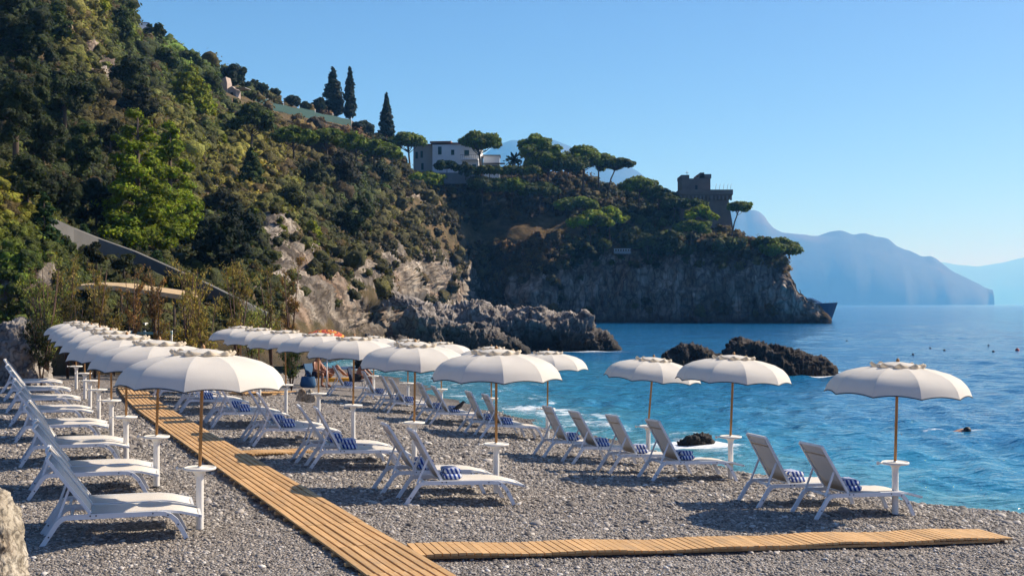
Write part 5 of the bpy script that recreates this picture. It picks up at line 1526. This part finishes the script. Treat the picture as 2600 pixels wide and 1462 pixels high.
# ================================================================== PEOPLE AND THEIR THINGS
def person(label, loc, rotz, joints, bones, scale=1.0, suit=None, hair=None):
    """Body grown with a Skin modifier from joints {name: (x, y, z, radius)} and bones; hair and clothing are children."""
    me = bpy.data.meshes.new("person")
    names = list(joints); ix = {n: i for i, n in enumerate(names)}
    bm = bmesh.new(); lay = bm.verts.layers.skin.verify(); vs = []
    for n in names:
        x, y, z, rr = joints[n]; v = bm.verts.new((x, y, z)); v[lay].radius = (rr, rr); v[lay].use_root = (n == 'hip'); vs.append(v)
    for a, b in bones: bm.edges.new((vs[ix[a]], vs[ix[b]]))
    bm.to_mesh(me); bm.free()
    me.materials.append(M_SKIN)
    o = obj("person", me, None, loc, (0, 0, rotz), (scale,) * 3)
    sk = o.modifiers.new("skin", 'SKIN'); sk.use_smooth_shade = True
    sb = o.modifiers.new("sub", 'SUBSURF'); sb.levels = 2; sb.render_levels = 2
    tag(o, label, "person", "people resting at the far end of the beach")
    h = joints['head']
    hm = MB().lathe([(.001, .125), (.05, .118), (.09, .085), (.108, .03), (.104, -.03), (.085, -.07)], 14, (h[0] - .012, h[1], h[2] + .015))
    obj("hair", hm.mesh("hair", hair or M_HAIR), o)
    nose = MB().tube([(h[0] + .085, h[1], h[2] + .01), (h[0] + .118, h[1], h[2] - .025)], [.012, .018], 6)
    obj("nose", nose.mesh("nose", M_SKIN), o)
    p_ = joints['hip']
    if suit is not None:
        s_ = MB().lathe([(.12, -.12), (.165, -.08), (.175, 0), (.165, .08), (.15, .10)], 16, p_[:3])
        obj("swimwear", s_.mesh("swimwear", suit), o)
    return o
BON = [('hip', 'belly'), ('belly', 'chest'), ('chest', 'neck'), ('neck', 'head'), ('chest', 'ls'), ('ls', 'le'), ('le', 'lw'), ('lw', 'lh'), ('chest', 'rs'), ('rs', 're'), ('re', 'rw'), ('rw', 'rh'),
       ('hip', 'lp'), ('lp', 'lk'), ('lk', 'la'), ('la', 'lt'), ('hip', 'rp'), ('rp', 'rk'), ('rk', 'ra'), ('ra', 'rt')]
BON += [('lh', 'lf1'), ('rh', 'rf1')]
def body(hip, belly, chest, neck, head, ls, le, lw, lk, la, lt, rs, re, rw, rk, ra, rt):
    J = {'hip': (*hip, .135), 'belly': (*belly, .125), 'chest': (*chest, .15), 'neck': (*neck, .055), 'head': (*head, .10)}
    for s, (a, b, c, d, e, f) in (('l', (ls, le, lw, lk, la, lt)), ('r', (rs, re, rw, rk, ra, rt))):
        hv = Vector(c) + (Vector(c) - Vector(b)).normalized() * .08; fv = hv + (Vector(c) - Vector(b)).normalized() * .08
        sy = 1 if s == 'l' else -1
        J.update({s + 's': (*a, .06), s + 'e': (*b, .043), s + 'w': (*c, .03), s + 'h': (*hv, .04), s + 'f1': (*fv, .014), s + 'p': (hip[0] + .04, hip[1] + sy * .1, hip[2] - .02, .095), s + 'k': (*d, .062), s + 'a': (*e, .042), s + 't': (*f, .032)})
    return J
recl = body((0, 0, .45), (-.12, 0, .58), (-.26, 0, .78), (-.34, 0, .95), (-.33, 0, 1.09), (-.24, .19, .82), (-.05, .26, .62), (.2, .2, .68), (.36, .12, .82), (.62, .12, .44), (.80, .12, .50), (-.24, -.19, .82), (-.1, -.27, .58), (.12, -.22, .5), (.40, -.12, .72), (.74, -.12, .42), (.92, -.12, .48))
sit = body((0, 0, .50), (-.02, 0, .66), (.02, 0, .88), (.06, 0, 1.04), (.10, 0, 1.18), (.02, .19, .92), (.14, .24, .68), (.34, .14, .62), (.42, .13, .54), (.44, .13, .10), (.60, .13, .05), (.02, -.19, .92), (.12, -.25, .68), (.34, -.14, .62), (.42, -.13, .54), (.36, -.13, .10), (.52, -.13, .05))
lean_ = body((0, 0, .52), (.06, 0, .68), (.18, 0, .86), (.28, 0, .99), (.38, 0, 1.10), (.18, .19, .90), (.36, .22, .70), (.52, .14, .56), (.38, .12, .60), (.52, .12, .14), (.66, .12, .06), (.18, -.19, .90), (.34, -.22, .68), (.52, -.14, .52), (.44, -.14, .54), (.60, -.14, .10), (.74, -.14, .05))
def gp(x, y, Y):
    X = (x - CX) * Y / F
    return X, Y, gnd(X, Y)
person("tanned person reclining with bent knees in the far group", gp(832, 0, 46), R(8), recl, BON, 1.0, M_NAVY)
person("tanned person seated at the left of the far group", gp(803, 0, 45), R(-30), sit, BON, 1.0, M_NAVY)
person("tanned person sitting forward, elbows on knees, right in the far group", gp(908, 0, 44), R(-5), lean_, BON, 1.05, M_DARK)
def seats():
    lg = empty("sun_bed", gp(845, 0, 46)); lg.rotation_euler = (0, 0, R(8)); tag(lg, "low sun bed with a yellow mattress under the reclining person", "sun bed")
    obj("mattress", MB().box((.2, 0, .27), (1.3, .6, .14)).mesh("mattress", M_YEL), lg)
    for (x, y) in ((-.4, -.25), (-.4, .25), (.8, -.25), (.8, .25)): obj("leg", MB().box((x, y, .1), (.04, .04, .22)).mesh("leg", M_METAL), lg)
    c = empty("folding_chair", gp(800, 0, 45)); c.rotation_euler = (0, 0, R(-30)); tag(c, "blue folding beach chair under the seated person", "chair")
    obj("seat", MB().box((.05, 0, .37), (.48, .52, .04)).mesh("seat", M_BLUEP), c)
    obj("backrest", MB().box((-.26, 0, .62), (.05, .52, .55), Matrix.Rotation(R(-18), 3, 'Y')).mesh("backrest", M_BLUEP), c)
    for (x, y) in ((-.18, -.24), (-.18, .24), (.26, -.24), (.26, .24)): obj("leg", MB().tube([(x, y, .36), (x * 1.3, y, 0)], .013, 6).mesh("leg", M_METAL), c)
    c = empty("folding_chair", gp(906, 0, 44)); c.rotation_euler = (0, 0, R(-5)); tag(c, "low chair under the person leaning forward", "chair")
    obj("seat", MB().box((0, 0, .38), (.46, .5, .04)).mesh("seat", M_NAVY), c)
    obj("backrest", MB().box((-.25, 0, .62), (.04, .5, .5), Matrix.Rotation(R(-12), 3, 'Y')).mesh("backrest", M_NAVY), c)
    for (x, y) in ((-.18, -.22), (-.18, .22), (.24, -.22), (.24, .22)): obj("leg", MB().tube([(x, y, .37), (x * 1.2, y, 0)], .013, 6).mesh("leg", M_METAL), c)
    x, y, z = gp(782, 0, 44); b = empty("beach_bag", (x, y, z)); tag(b, "blue beach bag on the pebbles left of the seated person", "bag")
    V = []; Fc = []
    for j, (zz, sx, sy) in enumerate(((0, .26, .16), (.12, .30, .2), (.3, .27, .15), (.42, .24, .06))):
        for q in range(14):
            a = q / 14 * 6.2832; V.append((math.cos(a) * sx, math.sin(a) * sy, zz))
    for j in range(3):
        for q in range(14): Fc.append((j * 14 + q, j * 14 + (q + 1) % 14, (j + 1) * 14 + (q + 1) % 14, (j + 1) * 14 + q))
    Fc.append(tuple(range(14)))
    obj("body", MB().add(V, Fc, True).mesh("body", M_BLUEP), b)
    for s in (-1, 1): obj("handle", MB().tube([(-.12, s * .05, .4), (-.08, s * .07, .56), (.08, s * .07, .56), (.12, s * .05, .4)], .012, 6).mesh("handle", M_NAVY), b)
seats()

def striped_mat():
    m, nt, b = new_mat("orange_red_striped_canvas")
    oc = obj_co(nt); sep = nt.nodes.new("ShaderNodeSeparateXYZ"); nt.links.new(oc, sep.inputs[0])
    rr = math_n(nt, 'SQRT', math_n(nt, 'ADD', math_n(nt, 'POWER', sep.outputs[0], 2.0), math_n(nt, 'POWER', sep.outputs[1], 2.0)))
    f = math_n(nt, 'FRACT', math_n(nt, 'MULTIPLY', rr, 3.4))
    c = ramp(nt, f, [(0, (.42, .05, .02)), (.35, (.65, .28, .03)), (.6, (.12, .02, .015)), (.8, (.6, .12, .03))], 'CONSTANT')
    nt.links.new(c, b.inputs["Base Color"]); b.inputs["Roughness"].default_value = .85
    return m
def striped_umbrella():
    x, y, z = gp(830, 0, 44); r = empty("striped_umbrella", (x, y, z)); tag(r, "tilted red, orange and brown striped beach umbrella above the far group", "beach umbrella")
    T = Matrix.Translation((0, 0, 1.25)) @ Matrix.Rotation(R(14), 4, 'Y') @ Matrix.Rotation(R(12), 4, 'X')
    sm = striped_mat()
    n = 8
    V = []; Fc = []
    for f in (0, .3, .55, .78, 1.0):
        for u in range(5):
            a = math.pi / n * (u / 4 * 2 - 1); V.append((f * .95 * math.cos(a) * (math.cos(math.pi / n) / math.cos(a)), f * .95 * math.sin(a) * (math.cos(math.pi / n) / math.cos(a)), .98 - .38 * f ** 1.8))
    for i in range(4):
        for u in range(4): q = i * 5 + u; Fc.append((q, q + 5, q + 6, q + 1))
    g = MB().add(V, Fc, True).mesh("canopy_panel", sm)
    for i in range(n):
        o = obj("canopy_panel", g, r); o.matrix_local = T @ Matrix.Rotation(2 * math.pi * i / n, 4, 'Z')
    o = obj("pole", MB().tube([(0, 0, 0), (0, 0, 1.0)], .016, 8).mesh("pole", M_WHITE), r); o.matrix_local = T
    obj("ground_pole", MB().tube([(0, 0, -.1), (0, 0, 1.27)], .02, 8).mesh("ground_pole", M_WHITE), r)
striped_umbrella()

def bird():
    X, Y = (1163 - CX) * 30.4 / F, 30.4
    z = CH + (HY - 1048) * Y / F
    r = empty("bird", (X, Y, z)); r.rotation_euler = (0, 0, R(5)); tag(r, "dark bird perched on a waterside lounger", "bird")
    me = MB().tube([(-.17, 0, .07), (-.10, 0, .10), (-.02, 0, .14), (.06, 0, .19), (.10, 0, .24), (.135, 0, .275), (.165, 0, .278), (.205, 0, .268)], [.008, .035, .062, .06, .042, .036, .026, .004], 10).mesh("body", M_BIRD)
    obj("body", me, r)
    for s in (-1, 1):
        obj("wing", MB().tube([(-.2, s * .035, .08), (-.06, s * .06, .14), (.05, s * .052, .19)], [.006, .03, .02], 8).mesh("wing", M_BIRD), r)
        obj("leg", MB().tube([(.0, s * .025, .09), (.01, s * .025, 0.0)], .006, 5).mesh("leg", M_DARK), r)
bird()

def swimmer():
    Y = 3.54 * F / (1092 - HY); X = (2448 - CX) * Y / F
    J = {'hip': (-.75, 0, -.06, .12), 'belly': (-.5, 0, -.04, .12), 'chest': (-.25, 0, 0, .15), 'neck': (-.05, 0, .03, .06), 'head': (.10, 0, .07, .105), 'ls': (-.2, .2, .02, .06), 'le': (.1, .32, .10, .045), 'lw': (.34, .30, 0, .03), 'lh': (.42, .29, -.02, .04), 'lf1': (.5, .28, -.03, .014),
         'rs': (-.2, -.2, .0, .06), 're': (-.4, -.34, .0, .045), 'rw': (-.62, -.34, -.03, .03), 'rh': (-.7, -.34, -.04, .04), 'rf1': (-.78, -.33, -.05, .014), 'lp': (-.8, .1, -.07, .09), 'lk': (-1.2, .1, -.1, .06), 'la': (-1.6, .1, -.05, .04), 'lt': (-1.8, .1, .0, .03), 'rp': (-.8, -.1, -.07, .09), 'rk': (-1.2, -.1, -.05, .06), 'ra': (-1.6, -.1, -.12, .04), 'rt': (-1.8, -.1, -.14, .03)}
    o = person("swimmer with dark hair crossing the water at right", (X, Y, SEA - .09), R(4), J, BON, 1.0, None)
    o["group"] = "swimmers"
swimmer()
def floats():
    for (x, y, lab, red) in ((2150, 866, "lone dark buoy in the open water behind the rightmost rock", False), (2362, 884, "small dark buoy at the left of the floating line", False), (2398, 889, "small dark buoy second in the floating line", False), (2510, 877, "dark buoy farther out beside the red one", False), (2522, 892, "dark buoy just below and left of the red one", False), (2583, 889, "red and dark buoy at the right edge of the sea", True), (2318, 900, "flat dark buoy nearest the last umbrella", False), (2140, 814, "small dark rock tip off the headland's end", False)):
        Y = 3.54 * F / (y - HY); X = (x - CX) * Y / F; s = .10 if not red else .17
        r = empty("buoy", (X, Y, SEA)); tag(r, lab, "buoy", "buoys floating off the beach")
        obj("body", MB().lathe([(.001, -s), (s * .8, -s * .6), (s, 0), (s * .75, s * .7), (s * .25, s), (.001, s * 1.02)], 14).mesh("body", M_RED if red else M_DARK), r)
        obj("ring", MB().lathe([(s * .1, s), (s * .22, s * 1.1), (s * .22, s * 1.3), (s * .1, s * 1.35)], 10).mesh("ring", M_METAL), r)
floats()

def yacht():
    Y = 262; px = Y / F
    base = P(2060, 772, Y); base.z = SEA
    r = empty("yacht", base); tag(r, "dark blue motor yacht showing its bow behind the headland's tip", "yacht")
    def L(x, y): return (x - 2060) * px, (P(x, y, Y).z - SEA)
    hull = simple("navy_hull_paint", (.01, .05, .10), .3)
    pts_d = [(1990, 768), (2050, 770), (2085, 769), (2127, 769)]
    V = []; Fc = []
    n = 12
    for i in range(n):
        f = i / (n - 1)
        xd = 1985 + (2127 - 1985) * f; xk = 1985 + (2108 - 1985) * f
        a, zt = L(xd, 771 - 3.0 * f ** 2); bq, _ = L(xk, 800)
        wd = 2.4 * (1 - f ** 3.2) + .04; wk = 1.9 * (1 - f ** 2.2) + .03
        V += [(a, -wd, zt), (bq, -wk, -.8), (bq, wk, -.8), (a, wd, zt)]
    for i in range(n - 1):
        a = i * 4; b_ = a + 4
        for k2 in range(4): Fc.append((a + k2, a + (k2 + 1) % 4, b_ + (k2 + 1) % 4, b_ + k2))
    Fc += [(0, 1, 2, 3), tuple((n - 1) * 4 + q for q in (3, 2, 1, 0))]
    obj("hull", MB().add(V, Fc).mesh("hull", hull), r)
    a, z = L(2010, 769); b_, z2 = L(2085, 764); c_, z3 = L(2040, 756)
    m_ = MB(); m_.prism([(a, -1.6, z - .05), (b_, -1.6, z - .05), (c_ + 1.6, -1.6, z3), (a, -1.6, z3 + .05)], (0, 3.2, 0)); obj("cabin", m_.mesh("cabin", M_WHITE), r)
    m_ = MB(); m_.prism([(a + .3, -1.64, z + .15), (b_ - 1.2, -1.64, z + .15), (c_ + 1.3, -1.64, z3 - .25), (a + .3, -1.64, z3 - .2)], (0, .03, 0)); obj("window", m_.mesh("window", M_GLASS), r)
    m_ = MB(); a, z = L(2034, 757); m_.tube([(a, 0, z - .2), (a - .1, 0, z + 1.2), (a - .3, 0, z + 1.9)], .09, 6); obj("mast", m_.mesh("mast", M_DARK), r)
    m_ = MB()
    for x in (2095, 2105, 2115, 2123): a, z = L(x, 769); m_.tube([(a, -.4, z - .1), (a, -.4, z + .5)], .025, 5)
    obj("bow_rail", m_.mesh("bow_rail", M_METAL), r)
yacht()

# ================================================================== PEBBLES
def pebbles():
    rg = np.random.default_rng(9)
    m, nt, b = new_mat("loose_pebbles")
    a = attr_n(nt, "shade", 'INSTANCER').outputs["Fac"]
    c = ramp(nt, a, PEB)
    nz = noise_n(nt, obj_co(nt), 3.0, 3)
    c = mixc(nt, 1.0, c, ramp(nt, nz, [(.3, (.85, .83, .80)), (.7, (1.12, 1.1, 1.06))]), 'MULTIPLY')
    nt.links.new(c, b.inputs["Base Color"]); b.inputs["Roughness"].default_value = .75
    pts = []
    for (y0, y1, dens) in ((9.0, 13.0, 1100), (13.0, 17.0, 700), (17.0, 22.0, 380), (22.0, 29.0, 170), (29, 40, 60)):
        n = int(dens * (y1 - y0) * (y0 + y1) * .5 * 1.0)
        Y = rg.uniform(y0, y1, n); X = rg.uniform(-.50, .50, n) * Y
        s, t = st(X, Y)
        z = gzn(X, Y)
        k = (z > SEA - .05) & (np.abs(s) > .41)
        pts.append(np.stack([X, Y, z], -1)[k])
    V = np.concatenate(pts); n = len(V)
    me = bpy.data.meshes.new("pebbles"); me.vertices.add(n); me.vertices.foreach_set("co", V.astype(np.float32).ravel())
    size = np.exp(rg.normal(math.log(.0105), .48, n)) * np.clip(V[:, 1] / 14, .85, 1.7)
    for an, av in (("psize", size), ("shade", rg.random(n))):
        q = me.attributes.new(an, 'FLOAT', 'POINT'); q.data.foreach_set("value", av.astype(np.float32))
    rot = me.attributes.new("prot", 'FLOAT_VECTOR', 'POINT')
    rv = np.stack([rg.uniform(-.4, .4, n), rg.uniform(-.4, .4, n), rg.uniform(0, 6.28, n)], -1); rot.data.foreach_set("vector", rv.astype(np.float32).ravel())
    me.materials.append(m)
    o = obj("pebbles", me); tag(o, "loose grey and white pebbles strewn over the beach", "pebbles", None, "stuff")
    ng = bpy.data.node_groups.new("scatter_pebbles", 'GeometryNodeTree')
    ng.interface.new_socket("Geometry", in_out='INPUT', socket_type='NodeSocketGeometry'); ng.interface.new_socket("Geometry", in_out='OUTPUT', socket_type='NodeSocketGeometry')
    nd = ng.nodes; lk = ng.links
    gi = nd.new("NodeGroupInput"); go = nd.new("NodeGroupOutput")
    m2p = nd.new("GeometryNodeMeshToPoints"); lk.new(gi.outputs[0], m2p.inputs[0])
    ico = nd.new("GeometryNodeMeshIcoSphere"); ico.inputs["Radius"].default_value = 1.0; ico.inputs["Subdivisions"].default_value = 2
    sp = nd.new("GeometryNodeSetPosition"); nz = nd.new("ShaderNodeTexNoise"); nz.inputs["Scale"].default_value = .8
    pos = nd.new("GeometryNodeInputPosition")
    sub = nd.new("ShaderNodeVectorMath"); sub.operation = 'SUBTRACT'; lk.new(nz.outputs["Color"], sub.inputs[0]); sub.inputs[1].default_value = (.5, .5, .5)
    scl = nd.new("ShaderNodeVectorMath"); scl.operation = 'SCALE'; lk.new(sub.outputs[0], scl.inputs[0]); scl.inputs["Scale"].default_value = .9
    lk.new(ico.outputs[0], sp.inputs["Geometry"]); lk.new(scl.outputs[0], sp.inputs["Offset"]); lk.new(pos.outputs[0], nz.inputs["Vector"])
    tr = nd.new("GeometryNodeTransform"); tr.inputs["Scale"].default_value = (1.25, .95, .62); lk.new(sp.outputs[0], tr.inputs[0])
    ssm = nd.new("GeometryNodeSetShadeSmooth"); lk.new(tr.outputs[0], ssm.inputs[0])
    smt = nd.new("GeometryNodeSetMaterial"); smt.inputs["Material"].default_value = m; lk.new(ssm.outputs[0], smt.inputs[0])
    iop = nd.new("GeometryNodeInstanceOnPoints"); lk.new(m2p.outputs[0], iop.inputs["Points"]); lk.new(smt.outputs[0], iop.inputs["Instance"])
    a1 = nd.new("GeometryNodeInputNamedAttribute"); a1.data_type = 'FLOAT'; a1.inputs["Name"].default_value = "psize"; lk.new(a1.outputs["Attribute"], iop.inputs["Scale"])
    a2 = nd.new("GeometryNodeInputNamedAttribute"); a2.data_type = 'FLOAT_VECTOR'; a2.inputs["Name"].default_value = "prot"
    e2r = nd.new("FunctionNodeEulerToRotation"); lk.new(a2.outputs["Attribute"], e2r.inputs[0]); lk.new(e2r.outputs[0], iop.inputs["Rotation"])
    lk.new(iop.outputs[0], go.inputs[0])
    md = o.modifiers.new("scatter", 'NODES'); md.node_group = ng
pebbles()

# ================================================================== HAZE
def haze():
    m = bpy.data.materials.new("sea_haze"); m.use_nodes = True
    nt = m.node_tree; nt.nodes.remove(nt.nodes["Principled BSDF"])
    v = nt.nodes.new("ShaderNodeVolumePrincipled")
    v.inputs["Color"].default_value = (0.16, 0.49, 1.0, 1); v.inputs["Density"].default_value = HAZE_D
    v.inputs["Anisotropy"].default_value = 0.1
    v.inputs["Absorption Color"].default_value = (1, 1, 1, 1)
    nt.links.new(v.outputs[0], nt.nodes["Material Output"].inputs["Volume"])
    x0, x1, y0, y1, z0, z1 = -32000, 48000, -300, 38500, -6.5, 1370
    me = MB().box(((x0 + x1) / 2, (y0 + y1) / 2, (z0 + z1) / 2), (x1 - x0, y1 - y0, z1 - z0)).mesh("haze", m)
    o = obj("haze", me); tag(o, "thin bluish sea haze veiling the distant coast", "haze", None, "stuff")
HAZE_D = 1.7e-4
haze()
